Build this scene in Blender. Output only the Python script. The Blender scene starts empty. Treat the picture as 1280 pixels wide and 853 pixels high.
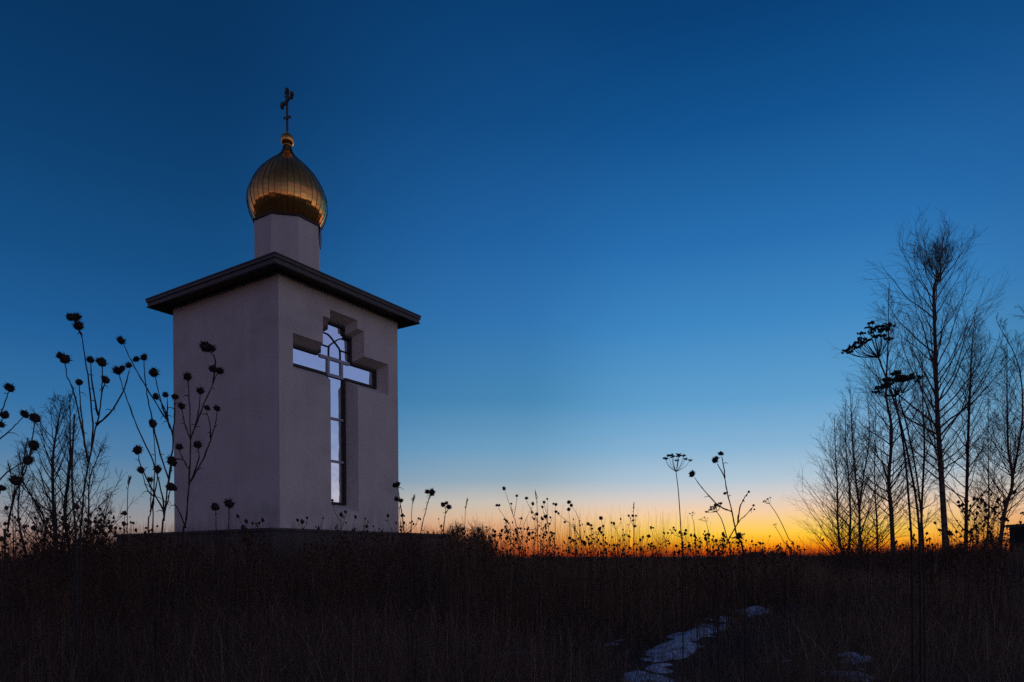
import bpy, bmesh, math, random
import numpy as np
from mathutils import Matrix, Vector

S = bpy.context.scene
COL = S.collection
rng = np.random.default_rng(7)
random.seed(7)

# ------------------------------------------------------------------ camera
FPX, YH, ROLL = 871.14, 696.0, 0.0071          # focal length in pixels of a 1280 wide frame, eye line, roll
EYE = 1.0
cs, sn = math.cos(ROLL), math.sin(ROLL)

def at(px, py, d):
    """point of the place seen at pixel (px, py) at forward distance d"""
    X, Y = px - 640.0, py - 426.5
    x = cs * X - sn * Y
    y = sn * X + cs * Y - (YH - 426.5)
    return np.array([x / FPX * d, d, EYE - y / FPX * d])

cam = bpy.data.cameras.new('camera')
cam.lens = 36.0 * FPX / 1280
cam.sensor_width = 36.0
cam.shift_x = -sn * (YH - 426.5) / 1280
cam.shift_y = cs * (YH - 426.5) / 1280
cam.clip_start = 0.05
cam.clip_end = 12000
camo = bpy.data.objects.new('camera', cam)
COL.objects.link(camo)
camo.matrix_world = Matrix.Translation((0, 0, EYE)) @ Matrix.Rotation(math.pi / 2, 4, 'X') @ Matrix.Rotation(-ROLL, 4, 'Z')
S.camera = camo

# ------------------------------------------------------------------ helpers
def tag(o, label=None, cat=None, group=None, kind=None):
    if label: o['label'] = label
    if cat: o['category'] = cat
    if group: o['group'] = group
    if kind: o['kind'] = kind
    return o

def empty(name, loc):
    o = bpy.data.objects.new(name, None)
    o.location = tuple(float(t) for t in loc)
    o.empty_display_size = 0.2
    COL.objects.link(o)
    return o

class MB:
    """collects geometry in world coordinates, links it as ONE mesh object"""
    def __init__(s):
        s.v, s.f, s.n = [], [], 0
        s.c = []
    def add(s, verts, faces, col=None):
        verts = np.asarray(verts, dtype=float).reshape(-1, 3)
        s.v.append(verts)
        for fc in faces:
            s.f.append(tuple(int(i) + s.n for i in fc))
        s.n += len(verts)
    def quad(s, a, b, c, d):
        s.add([a, b, c, d], [(0, 1, 2, 3)])
    def hexa(s, c8):
        """8 corners: bottom loop 0-3, top loop 4-7"""
        s.add(c8, [(3, 2, 1, 0), (4, 5, 6, 7), (0, 1, 5, 4), (1, 2, 6, 5), (2, 3, 7, 6), (3, 0, 4, 7)])
    def build(s, name, mat, parent=None, origin=(0, 0, 0), smooth=False):
        v = np.concatenate(s.v) if s.v else np.zeros((0, 3))
        me = bpy.data.meshes.new(name)
        v = v - np.asarray(origin, dtype=float)
        me.from_pydata(v.tolist(), [], s.f)
        me.materials.append(mat)
        if smooth:
            me.polygons.foreach_set('use_smooth', [True] * len(me.polygons))
        me.validate()
        o = bpy.data.objects.new(name, me)
        COL.objects.link(o)
        if parent is not None:
            o.parent = parent
        else:
            o.location = tuple(float(t) for t in origin)
        return o

def fast_mesh(name, verts, quads, mat, parent=None, origin=(0, 0, 0), smooth=False, colors=None):
    """big quad mesh from numpy arrays"""
    verts = (np.asarray(verts) - np.asarray(origin)).astype(np.float32)
    quads = np.asarray(quads, dtype=np.int32)
    me = bpy.data.meshes.new(name)
    me.vertices.add(len(verts))
    me.vertices.foreach_set('co', verts.ravel())
    nq, k = quads.shape
    me.loops.add(nq * k)
    me.loops.foreach_set('vertex_index', quads.ravel())
    me.polygons.add(nq)
    me.polygons.foreach_set('loop_start', np.arange(0, nq * k, k, dtype=np.int32))
    me.polygons.foreach_set('loop_total', np.full(nq, k, dtype=np.int32))
    if smooth:
        me.polygons.foreach_set('use_smooth', np.ones(nq, dtype=bool))
    me.update(calc_edges=True)
    if colors is not None:
        at_ = me.attributes.new('tone', 'FLOAT', 'POINT')
        at_.data.foreach_set('value', colors.astype(np.float32))
    me.materials.append(mat)
    o = bpy.data.objects.new(name, me)
    COL.objects.link(o)
    if parent is not None:
        o.parent = parent
    else:
        o.location = tuple(float(t) for t in origin)
    return o

class Tubes:
    """polylines grown into tapering tubes, vectorised by point count"""
    def __init__(s):
        s.g = {}
    def add(s, pts, rad, n=4):
        pts = np.asarray(pts, dtype=float)
        rad = np.asarray(rad, dtype=float)
        if rad.ndim == 0: rad = np.full(len(pts), float(rad))
        s.g.setdefault((len(pts), n), []).append((pts, rad))
    def arrays(s):
        V, Q, off = [], [], 0
        for (m, n), L in s.g.items():
            P = np.stack([a for a, b in L]); R = np.stack([b for a, b in L])
            k = len(P)
            T = np.gradient(P, axis=1)
            T /= np.linalg.norm(T, axis=2, keepdims=True) + 1e-12
            D = P[:, -1] - P[:, 0]
            ref = np.where((np.abs(D[:, 2:3]) > 0.85 * np.linalg.norm(D, axis=1, keepdims=True)), np.array([[1.0, 0.13, 0]]), np.array([[0, 0, 1.0]]))
            B1 = np.cross(T, ref[:, None, :]); B1 /= np.linalg.norm(B1, axis=2, keepdims=True) + 1e-12
            B2 = np.cross(T, B1)
            a = np.arange(n) * 2 * math.pi / n
            ring = B1[:, :, None, :] * np.cos(a)[None, None, :, None] + B2[:, :, None, :] * np.sin(a)[None, None, :, None]
            W = P[:, :, None, :] + ring * R[:, :, None, None]
            V.append(W.reshape(-1, 3))
            base = (np.arange(k) * m * n)[:, None, None] + (np.arange(m - 1) * n)[None, :, None]
            j = np.arange(n)[None, None, :]; j2 = (np.arange(n) + 1) % n
            q = np.stack([base + j, base + j2[None, None, :], base + n + j2[None, None, :], base + n + j], axis=-1).reshape(-1, 4)
            Q.append(q + off)
            off += k * m * n
        return np.concatenate(V), np.concatenate(Q)
    def build(s, name, mat, parent=None, origin=(0, 0, 0)):
        V, Q = s.arrays()
        return fast_mesh(name, V, Q, mat, parent, origin, smooth=True)

def catmull(P, n=6):
    P = np.asarray(P, dtype=float)
    if len(P) == 2: return np.linspace(P[0], P[1], n)
    Q = np.concatenate([[2 * P[0] - P[1]], P, [2 * P[-1] - P[-2]]])
    out = []
    for i in range(1, len(Q) - 2):
        p0, p1, p2, p3 = Q[i - 1:i + 3]
        for t in np.linspace(0, 1, n, endpoint=False):
            out.append(0.5 * ((2 * p1) + (-p0 + p2) * t + (2 * p0 - 5 * p1 + 4 * p2 - p3) * t * t + (-p0 + 3 * p1 - 3 * p2 + p3) * t ** 3))
    out.append(P[-1])
    return np.array(out)

def sm(a, b, x):
    t = np.clip((np.asarray(x, dtype=float) - a) / (b - a), 0, 1)
    return t * t * (3 - 2 * t)

# ------------------------------------------------------------------ materials
def mat(name, col, rough=0.8, metal=0.0, noise=0.0, nscale=5.0, bump=0.0, bscale=40.0, col2=None, spec=0.3):
    m = bpy.data.materials.new(name)
    m.use_nodes = True
    nt = m.node_tree
    b = nt.nodes['Principled BSDF']
    b.inputs['Roughness'].default_value = rough
    b.inputs['Metallic'].default_value = metal
    b.inputs['Specular IOR Level'].default_value = spec
    if noise or col2:
        tc = nt.nodes.new('ShaderNodeTexCoord')
        n = nt.nodes.new('ShaderNodeTexNoise')
        n.inputs['Scale'].default_value = nscale
        n.inputs['Detail'].default_value = 6
        r = nt.nodes.new('ShaderNodeValToRGB')
        c2 = col2 or tuple(c * (1 - noise) for c in col)
        r.color_ramp.elements[0].position = 0.35; r.color_ramp.elements[1].position = 0.68
        r.color_ramp.elements[0].color = (*c2, 1); r.color_ramp.elements[1].color = (*col, 1)
        nt.links.new(tc.outputs['Object'], n.inputs['Vector'])
        nt.links.new(n.outputs['Fac'], r.inputs['Fac'])
        nt.links.new(r.outputs['Color'], b.inputs['Base Color'])
    else:
        b.inputs['Base Color'].default_value = (*col, 1)
    if bump:
        tc2 = nt.nodes.new('ShaderNodeTexCoord')
        n2 = nt.nodes.new('ShaderNodeTexNoise'); n2.inputs['Scale'].default_value = bscale; n2.inputs['Detail'].default_value = 5
        bp = nt.nodes.new('ShaderNodeBump'); bp.inputs['Strength'].default_value = bump; bp.inputs['Distance'].default_value = 0.01
        nt.links.new(tc2.outputs['Object'], n2.inputs['Vector'])
        nt.links.new(n2.outputs['Fac'], bp.inputs['Height'])
        nt.links.new(bp.outputs['Normal'], b.inputs['Normal'])
    return m

def grass_mat(name, dark, light):
    m = bpy.data.materials.new(name); m.use_nodes = True
    nt = m.node_tree; b = nt.nodes['Principled BSDF']
    b.inputs['Roughness'].default_value = 0.75
    b.inputs['Specular IOR Level'].default_value = 0.25
    a = nt.nodes.new('ShaderNodeAttribute'); a.attribute_name = 'tone'
    r = nt.nodes.new('ShaderNodeValToRGB')
    r.color_ramp.elements[0].color = (*dark, 1); r.color_ramp.elements[1].color = (*light, 1)
    nt.links.new(a.outputs['Fac'], r.inputs['Fac'])
    nt.links.new(r.outputs['Color'], b.inputs['Base Color'])
    return m

M = dict(
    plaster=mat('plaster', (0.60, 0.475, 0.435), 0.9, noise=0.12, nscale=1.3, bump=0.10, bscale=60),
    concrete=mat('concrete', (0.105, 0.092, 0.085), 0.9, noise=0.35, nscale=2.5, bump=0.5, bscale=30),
    roof=mat('roof_metal', (0.045, 0.035, 0.03), 0.45, 0.2, noise=0.2, nscale=3),
    trim=mat('trim_metal', (0.10, 0.075, 0.065), 0.5, 0.1, noise=0.2, nscale=4),
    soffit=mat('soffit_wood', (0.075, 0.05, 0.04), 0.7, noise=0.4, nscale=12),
    gold=None,
    frame=mat('window_frame', (0.035, 0.022, 0.018), 0.5),
    bars=mat('window_bars', (0.42, 0.40, 0.42), 0.5),
    iron=mat('cross_metal', (0.09, 0.065, 0.035), 0.45, 0.7),
    soil=mat('soil', (0.045, 0.033, 0.026), 0.95, nscale=0.8, col2=(0.022, 0.017, 0.014), bump=0.8, bscale=14),
    snow=mat('old_snow', (0.78, 0.82, 0.88), 0.6, nscale=8, col2=(0.26, 0.25, 0.25), bump=0.9, bscale=25),
    bark=mat('birch_bark', (0.20, 0.14, 0.105), 0.85, nscale=6, col2=(0.05, 0.036, 0.028)),
    twig=mat('twig_bark', (0.13, 0.075, 0.048), 0.85),
    shrub=mat('sapling_bark', (0.045, 0.042, 0.038), 0.85),
    stem=mat('dry_stem', (0.06, 0.04, 0.028), 0.8, noise=0.5, nscale=14),
    burr=mat('burr_head', (0.04, 0.026, 0.02), 0.9),
    weed=mat('weed_brown', (0.10, 0.058, 0.038), 0.9),
    shed=mat('shed_wall', (0.05, 0.045, 0.045), 0.9, noise=0.3, nscale=3),
    woods=mat('far_woods', (0.05, 0.035, 0.03), 0.95),
    grass=grass_mat('dry_grass', (0.072, 0.036, 0.020), (0.60, 0.40, 0.26)),
)

def gold_mat():
    m = bpy.data.materials.new('gilded_sheet'); m.use_nodes = True
    nt = m.node_tree; b = nt.nodes['Principled BSDF']
    b.inputs['Metallic'].default_value = 0.86
    b.inputs['Roughness'].default_value = 0.15
    tc = nt.nodes.new('ShaderNodeTexCoord')
    n = nt.nodes.new('ShaderNodeTexNoise'); n.inputs['Scale'].default_value = 4; n.inputs['Detail'].default_value = 4
    r = nt.nodes.new('ShaderNodeValToRGB')
    r.color_ramp.elements[0].position = 0.3; r.color_ramp.elements[1].position = 0.75
    r.color_ramp.elements[0].color = (0.80, 0.31, 0.07, 1); r.color_ramp.elements[1].color = (0.98, 0.47, 0.11, 1)
    n2 = nt.nodes.new('ShaderNodeTexNoise'); n2.inputs['Scale'].default_value = 9
    bp = nt.nodes.new('ShaderNodeBump'); bp.inputs['Strength'].default_value = 0.12; bp.inputs['Distance'].default_value = 0.02
    for k in (n, n2): nt.links.new(tc.outputs['Object'], k.inputs['Vector'])
    nt.links.new(n.outputs['Fac'], r.inputs['Fac']); nt.links.new(r.outputs['Color'], b.inputs['Base Color'])
    nt.links.new(n2.outputs['Fac'], bp.inputs['Height']); nt.links.new(bp.outputs['Normal'], b.inputs['Normal'])
    return m
def thin(m, share, col):
    nt = m.node_tree; b = nt.nodes['Principled BSDF']; out = nt.nodes['Material Output']
    t = nt.nodes.new('ShaderNodeBsdfTranslucent'); t.inputs['Color'].default_value = (*col, 1)
    x = nt.nodes.new('ShaderNodeMixShader'); x.inputs[0].default_value = share
    nt.links.new(b.outputs[0], x.inputs[1]); nt.links.new(t.outputs[0], x.inputs[2]); nt.links.new(x.outputs[0], out.inputs['Surface'])
thin(M['weed'], .45, (.30, .15, .07))
thin(M['grass'], .30, (.26, .14, .07))
M['gold'] = gold_mat()

def plaster_mat():
    m = mat('plaster', (0.72, 0.60, 0.525), 0.9, noise=0.10, nscale=1.1, bump=0.12, bscale=60)
    nt = m.node_tree; b = nt.nodes['Principled BSDF']
    base = b.inputs['Base Color'].links[0].from_socket
    tc = nt.nodes.new('ShaderNodeTexCoord')
    def field(scale, detail, lo, hi):
        mp = nt.nodes.new('ShaderNodeMapping'); mp.inputs['Scale'].default_value = scale
        n = nt.nodes.new('ShaderNodeTexNoise'); n.inputs['Scale'].default_value = 1.0; n.inputs['Detail'].default_value = detail
        r = nt.nodes.new('ShaderNodeMapRange'); r.inputs['From Min'].default_value = lo; r.inputs['From Max'].default_value = hi
        nt.links.new(tc.outputs['Object'], mp.inputs['Vector']); nt.links.new(mp.outputs[0], n.inputs['Vector']); nt.links.new(n.outputs['Fac'], r.inputs['Value'])
        return r.outputs[0]
    def math_(op, a, c):
        k = nt.nodes.new('ShaderNodeMath'); k.operation = op; k.use_clamp = True
        for i, t in enumerate((a, c)):
            if isinstance(t, (int, float)): k.inputs[i].default_value = t
            else: nt.links.new(t, k.inputs[i])
        return k.outputs[0]
    sep = nt.nodes.new('ShaderNodeSeparateXYZ'); nt.links.new(tc.outputs['Object'], sep.inputs[0])
    streak = math_('MULTIPLY', field((5, 5, .45), 6, .52, .85), .16)          # rain runs
    blot = math_('MULTIPLY', field((.9, .9, 1.4), 7, .54, .70), .20)          # damp blotches
    low = nt.nodes.new('ShaderNodeMapRange'); low.inputs['From Min'].default_value = ZSPL + .75; low.inputs['From Max'].default_value = ZSPL
    nt.links.new(sep.outputs['Z'], low.inputs['Value'])
    splash = math_('MULTIPLY', math_('MULTIPLY', low.outputs[0], field((3.5, 3.5, 2.0), 6, .36, .66)), .45)   # dirt thrown up at the base
    tot = math_('ADD', math_('ADD', streak, blot), splash)
    mx = nt.nodes.new('ShaderNodeMix'); mx.data_type = 'RGBA'
    nt.links.new(tot, mx.inputs[0]); nt.links.new(base, mx.inputs[6]); mx.inputs[7].default_value = (0.20, 0.165, 0.15, 1)
    nt.links.new(mx.outputs[2], b.inputs['Base Color'])
    return m
ZSPL = 0.75
M['plaster'] = plaster_mat()

def glass_mat():
    """reflective coated glazing"""
    m = bpy.data.materials.new('coated_glass'); m.use_nodes = True
    nt = m.node_tree; b = nt.nodes['Principled BSDF']
    b.inputs['Base Color'].default_value = (0.80, 0.85, 0.91, 1)
    b.inputs['Metallic'].default_value = 1.0
    b.inputs['Roughness'].default_value = 0.03
    tc = nt.nodes.new('ShaderNodeTexCoord'); n = nt.nodes.new('ShaderNodeTexNoise'); n.inputs['Scale'].default_value = 2.2; n.inputs['Detail'].default_value = 2
    bp = nt.nodes.new('ShaderNodeBump'); bp.inputs['Strength'].default_value = 0.25; bp.inputs['Distance'].default_value = 0.03
    nt.links.new(tc.outputs['Object'], n.inputs['Vector']); nt.links.new(n.outputs['Fac'], bp.inputs['Height']); nt.links.new(bp.outputs['Normal'], b.inputs['Normal'])
    return m
M['glass'] = glass_mat()

# ------------------------------------------------------------------ terrain
TH = 0.5692
Fc = np.array([-4.4651, 13.3363, 0.0])                        # front corner of the chapel walls
VV = np.array([math.sin(TH), math.cos(TH), 0.0])              # along the wall with the cross
UU = np.array([-math.cos(TH), math.sin(TH), 0.0])             # along the plain left wall
WA, WB = 3.4806, 3.3572
CC = Fc + (UU * WA + VV * WB) / 2

def terrain(x, y):
    x = np.asarray(x, dtype=float); y = np.asarray(y, dtype=float)
    d = np.hypot(x, y)
    r = np.hypot(x - CC[0], y - CC[1])
    z = 0.82 * (1 - sm(3.2, np.where(x > CC[0], 7.2, 9.0), r))
    z = z + 0.74 * sm(10.5, 14.5, x) * sm(13, 19, y) * (1 - sm(36, 52, y))
    z = z + 0.035 * np.sin(x * 1.3 + 0.6 * y) + 0.03 * np.sin(y * 1.7 - 0.4 * x + 1) + 0.02 * np.sin(x * 3.1 - y * 2.3)
    z = z + (.10 * np.sin(x * .43 + 1.1) * np.sin(y * .31) + .07 * np.sin(x * .9 - y * .23)) * sm(11, 18, d)
    z = z * (1 - sm(60, 90, d))
    z = z - 0.030 * np.clip(d - 36, 0, 240)
    return z

def make_ground():
    rings = np.concatenate([[0.0], np.geomspace(0.6, 5500, 170)])
    na = 240
    ang = np.linspace(0, 2 * math.pi, na, endpoint=False)
    X = rings[1:, None] * np.sin(ang)[None]; Y = rings[1:, None] * np.cos(ang)[None]
    V = np.stack([X, Y, terrain(X, Y)], -1).reshape(-1, 3)
    m = len(rings) - 1
    i = np.arange(m - 1)[:, None] * na; j = np.arange(na)[None]; j2 = (j + 1) % na
    Q = np.stack([i + j, i + na + j, i + na + j2, i + j2], -1).reshape(-1, 4)
    V = np.concatenate([V, [[0, 0, float(terrain(0, 0))]]])
    c = len(V) - 1
    Q0 = np.array([[c, k, (k + 1) % na, (k + 1) % na] for k in range(na)])
    me_v, me_f = V.tolist(), [tuple(q) for q in Q.tolist()] + [(c, k, (k + 1) % na) for k in range(na)]
    me = bpy.data.meshes.new('ground'); me.from_pydata(me_v, [], me_f); me.materials.append(M['soil'])
    me.polygons.foreach_set('use_smooth', [True] * len(me.polygons))
    o = bpy.data.objects.new('ground', me); COL.objects.link(o)
    tag(o, kind='structure', label='dark bare soil of the overgrown field at dusk')
make_ground()

def ground_hit(px, py):
    """where the line of sight through a pixel meets the ground"""
    lo, hi = 1.0, 60.0
    for d in np.linspace(1.5, 60, 1200):
        p = at(px, py, d)
        if p[2] <= terrain(p[0], p[1]): return p
    return at(px, py, 40)

def inside_plinth(x, y, m=0.0):
    dx, dy = x - Fc[0], y - Fc[1]
    a = dx * UU[0] + dy * UU[1]; b = dx * VV[0] + dy * VV[1]
    e = 0.8115 + m
    return (a > -e) & (a < WA + e) & (b > -e) & (b < WB + e)

# ------------------------------------------------------------------ chapel
def P(a, b, z):
    p = Fc + UU * a + VV * b
    return np.array([p[0], p[1], z + EYE])

def box(mb, a0, a1, b0, b1, z0, z1):
    mb.hexa([P(a0, b0, z0), P(a0, b1, z0), P(a1, b1, z0), P(a1, b0, z0), P(a0, b0, z1), P(a0, b1, z1), P(a1, b1, z1), P(a1, b0, z1)])

HP = 0.537
CZ = (CC[0], CC[1], float(terrain(CC[0], CC[1])))
chapel = empty('chapel', CZ)
tag(chapel, 'small square plastered chapel with cross shaped window and gilded onion dome', 'chapel')

# plinth
pl = MB()
E_ = 0.8115
zb = -0.75
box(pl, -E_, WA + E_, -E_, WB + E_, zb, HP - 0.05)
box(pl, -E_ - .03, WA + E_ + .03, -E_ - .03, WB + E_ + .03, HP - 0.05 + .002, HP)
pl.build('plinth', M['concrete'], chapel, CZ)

# walls, the one with the recessed cross made of cells
CSX = 1.69
SPL = 0.3
zt_wall = 5.52
hs = [0.39, 0.585, 1.35]
zk = [0.977, 3.69, 4.405, 4.96, 5.145]
def s_in(s):
    d = s - CSX
    return CSX + math.copysign(abs(d) - 0.12, d)
zmap = {0.977: 1.14, 3.69: 3.855, 4.405: 4.28, 4.96: 4.83, 5.145: 5.015}
ss = [0.0] + [CSX - h for h in hs[::-1]] + [CSX + h for h in hs] + [WB]
zs = [HP + .001] + zk + [zt_wall]
def is_open(s, z):
    d = abs(s - CSX)
    return (d < .39 and .977 < z < 5.145) or (d < .585 and 4.405 < z < 4.96) or (d < 1.35 and 3.69 < z < 4.405)
wl = MB(); rv = MB()
def PI_(s, z): return P(SPL, s_in(s), zmap[z])
for i in range(len(ss) - 1):
    for j in range(len(zs) - 1):
        s0, s1, z0, z1 = ss[i], ss[i + 1], zs[j], zs[j + 1]
        op = is_open((s0 + s1) / 2, (z0 + z1) / 2)
        if not op:
            wl.quad(P(0, s0, z0), P(0, s1, z0), P(0, s1, z1), P(0, s0, z1))
            continue
        def nb(ii, jj): return is_open((ss[ii] + ss[ii + 1]) / 2, (zs[jj] + zs[jj + 1]) / 2)
        if not nb(i - 1, j): rv.quad(P(0, s0, z0), PI_(s0, z0), PI_(s0, z1), P(0, s0, z1))
        if not nb(i + 1, j): rv.quad(PI_(s1, z0), P(0, s1, z0), P(0, s1, z1), PI_(s1, z1))
        if not nb(i, j - 1): rv.quad(P(0, s0, z0), P(0, s1, z0), PI_(s1, z0), PI_(s0, z0))
        if not nb(i, j + 1): rv.quad(PI_(s0, z1), PI_(s1, z1), P(0, s1, z1), P(0, s0, z1))
wl.quad(P(0, 0, HP), P(0, 0, zt_wall), P(WA, 0, zt_wall), P(WA, 0, HP))
wl.quad(P(WA, 0, HP), P(WA, 0, zt_wall), P(WA, WB, zt_wall), P(WA, WB, HP))
wl.quad(P(0, WB, HP), P(WA, WB, HP), P(WA, WB, zt_wall), P(0, WB, zt_wall))
wl.v += rv.v
for f in rv.f: wl.f.append(tuple(i + wl.n for i in f))
wl.n += rv.n
wall = wl.build('wall', M['plaster'], chapel, CZ)

# cross window
IH = [h - 0.12 for h in hs]                        # half widths behind the splay
IZ = [zmap[k] for k in zk]
A0 = SPL - 0.05
wf = MB()
def strip(mb, s0, s1, z0, z1, a0=A0, a1=SPL + 0.03): box(mb, a0, a1, CSX + s0, CSX + s1, z0, z1)
fw = 0.05
def vframe(mb):
    for sg in (-1, 1):
        def st(x0, x1, z0, z1):
            lo, hi = sorted((sg * x0, sg * x1)); strip(mb, lo, hi, z0, z1)
        st(IH[0] - fw, IH[0], IZ[0], IZ[1])                          # stem side
        st(IH[0] - fw, IH[2], IZ[1], IZ[1] + fw) if False else st(IH[0], IH[2], IZ[1], IZ[1] + fw)
        st(IH[2] - fw, IH[2], IZ[1] + fw, IZ[2] - fw)
        st(IH[1], IH[2], IZ[2] - fw, IZ[2])
        st(IH[1] - fw, IH[1], IZ[2], IZ[3] - fw)
        st(IH[0], IH[1], IZ[3] - fw, IZ[3])
        st(IH[0] - fw, IH[0], IZ[3] - fw * .2, IZ[4] - fw)
    strip(mb, -IH[0] + fw, IH[0] - fw, IZ[0], IZ[0] + fw)
    strip(mb, -IH[0], IH[0], IZ[4] - fw, IZ[4])
vframe(wf)
frame = wf.build('window', M['frame'], chapel, CZ)
frame['label'] = 'tall cross shaped window in a dark brown frame'
# glazing bars
ba0, ba1 = SPL - 0.035, SPL + 0.012
def bar(s0, s1, z0, z1):
    bb = MB(); box(bb, ba0, ba1, CSX + s0, CSX + s1, z0, z1)
    bb.build('glazing_bar', M['bars'], frame, CZ)
bw = 0.03
zc0, zc1 = 3.885, 4.235
bar(-IH[0] + fw, IH[0] - fw, zc0 - bw, zc0 + bw)
bar(-IH[1] + fw, IH[1] - fw, zc1 - bw, zc1 + bw)
for sg in (-1, 1):
    bar(sg * 0.19 - bw, sg * 0.19 + bw, zc0 + bw, zc1 - bw)
for z in (2.97, 2.06): bar(-IH[0] + fw, IH[0] - fw, z - .024, z + .024)
# curved tracery of the top light
tb = Tubes()
for sg in (-1, 1):
    pts = [(-.44, 4.735), (-.21, 4.74), (-.10, 4.695), (0, 4.62), (.09, 4.55), (.155, 4.475), (.165, 4.265)]
    cv = catmull([P(SPL - 0.012, CSX + sg * a, z) for a, z in pts], 5)
    tb.add(cv, 0.014, 6)
    tb.add([P(SPL - .012, CSX + sg * .165, 4.475), P(SPL - .012, CSX + sg * .3, 4.475), P(SPL - .012, CSX + sg * .41, 4.475)], 0.015, 6)
tb.build('tracery', M['frame'], frame, CZ)
# panes
def pane(rects):
    g = MB()
    for (s0, s1, z0, z1) in rects:
        g.quad(P(SPL, CSX + s0, z0), P(SPL, CSX + s1, z0), P(SPL, CSX + s1, z1), P(SPL, CSX + s0, z1))
    g.build('pane', M['glass'], frame, CZ)
q = IH[0] - fw + .01
pane([(-IH[2] + .02, -.19, zc0 - .05, zc1 + .05)])
pane([(.19, IH[2] - .02, zc0 - .05, zc1 + .05)])
pane([(-.19, .19, zc0, zc1)])
pane([(-q, q, 2.97, zc0 - .05)]) ; pane([(-q, q, 2.06, 2.97)]) ; pane([(-q, q, IZ[0] + .02, 2.06)])
pane([(-IH[1] + .02, IH[1] - .02, zc1 + .05, IZ[3] - .02), (-q, q, IZ[3] - .02, IZ[4] - .02)])

# roof
OV = 0.3704
ZT, ZB = 5.6076, 5.464
rf = MB()
ap = 6.35
ee = OV + .02
c4 = [P(-ee, -ee, ZT + .002), P(-ee, WB + ee, ZT + .002), P(WA + ee, WB + ee, ZT + .002), P(WA + ee, -ee, ZT + .002)]
c4b = [p + np.array([0, 0, .03]) for p in c4]
apx = P(WA / 2, WB / 2, ap)
rf.add(c4 + c4b + [apx], [(0, 1, 2, 3), (0, 4, 5, 1), (1, 5, 6, 2), (2, 6, 7, 3), (3, 7, 4, 0), (4, 8, 5), (5, 8, 6), (6, 8, 7), (7, 8, 4)])
roof = rf.build('roof', M['roof'], chapel, CZ)
fs = MB()
def ringbox(mb, o, i, z0, z1):
    box(mb, -o, -i, -o, WB + o, z0, z1); box(mb, WA + i, WA + o, -o, WB + o, z0, z1)
    box(mb, -i, WA + i, -o, -i, z0, z1); box(mb, -i, WA + i, WB + i, WB + o, z0, z1)
ringbox(fs, OV + .012, OV - .03, ZT - .055, ZT)
ringbox(fs, OV - .012, OV - .04, ZB + .002, ZT - .055 - .001)
ringbox(fs, OV + .006, OV - .05, ZB - .012, ZB)
fs.build('fascia', M['trim'], roof, CZ)
sf = MB()
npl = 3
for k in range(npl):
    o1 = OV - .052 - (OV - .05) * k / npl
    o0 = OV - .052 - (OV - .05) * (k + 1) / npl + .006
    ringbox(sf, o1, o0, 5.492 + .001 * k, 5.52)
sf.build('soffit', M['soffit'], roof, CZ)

# drum, octagon parallel to the walls
phi0 = math.atan2(-VV[1], -VV[0])
def octa(r, z, rot=math.pi / 8, n=8, c=CC):
    return [np.array([c[0] + r * math.cos(phi0 + rot + k * 2 * math.pi / n), c[1] + r * math.sin(phi0 + rot + k * 2 * math.pi / n), z + EYE]) for k in range(n)]
RD, ZD = 0.735, 7.40
dr = MB()
lo_, hi_ = octa(RD, 5.9), octa(RD, ZD)
dr.add(lo_ + hi_, [(k, (k + 1) % 8, 8 + (k + 1) % 8, 8 + k) for k in range(8)] + [tuple(range(8, 16))])
drum = dr.build('drum', M['plaster'], chapel, CZ)
fl = MB()
a_, b_ = octa(RD + .035, ZD + .002), octa(RD + .035, ZD + .04)
c_, d_ = octa(RD - .1, ZD + .002), octa(RD - .1, ZD + .04)
fl.add(a_ + b_ + c_ + d_, [(k, (k + 1) % 8, 8 + (k + 1) % 8, 8 + k) for k in range(8)] + [(8 + k, 8 + (k + 1) % 8, 24 + (k + 1) % 8, 24 + k) for k in range(8)]
       + [(16 + k, 16 + (k + 1) % 8, (k + 1) % 8, k) for k in range(8)])
e_, f_ = octa(RD + .05, ZD), octa(RD + .018, ZD - .27)
for k in range(8):
    n_ = (e_[k] + e_[(k + 1) % 8]) / 2 - np.array([CC[0], CC[1], ZD + EYE])
    if n_[1] > -0.12:                                  # apron sheets on the weather sides only
        o4 = [e_[k], e_[(k + 1) % 8], f_[(k + 1) % 8], f_[k]]
        i4 = [p - np.array([n_[0], n_[1], 0]) / np.linalg.norm(n_[:2]) * .012 for p in o4]
        fl.add(o4 + i4, [(0, 1, 2, 3), (7, 6, 5, 4), (0, 4, 5, 1), (1, 5, 6, 2), (2, 6, 7, 3), (3, 7, 4, 0)])
fl.build('flashing', M['frame'], drum, CZ)

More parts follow.
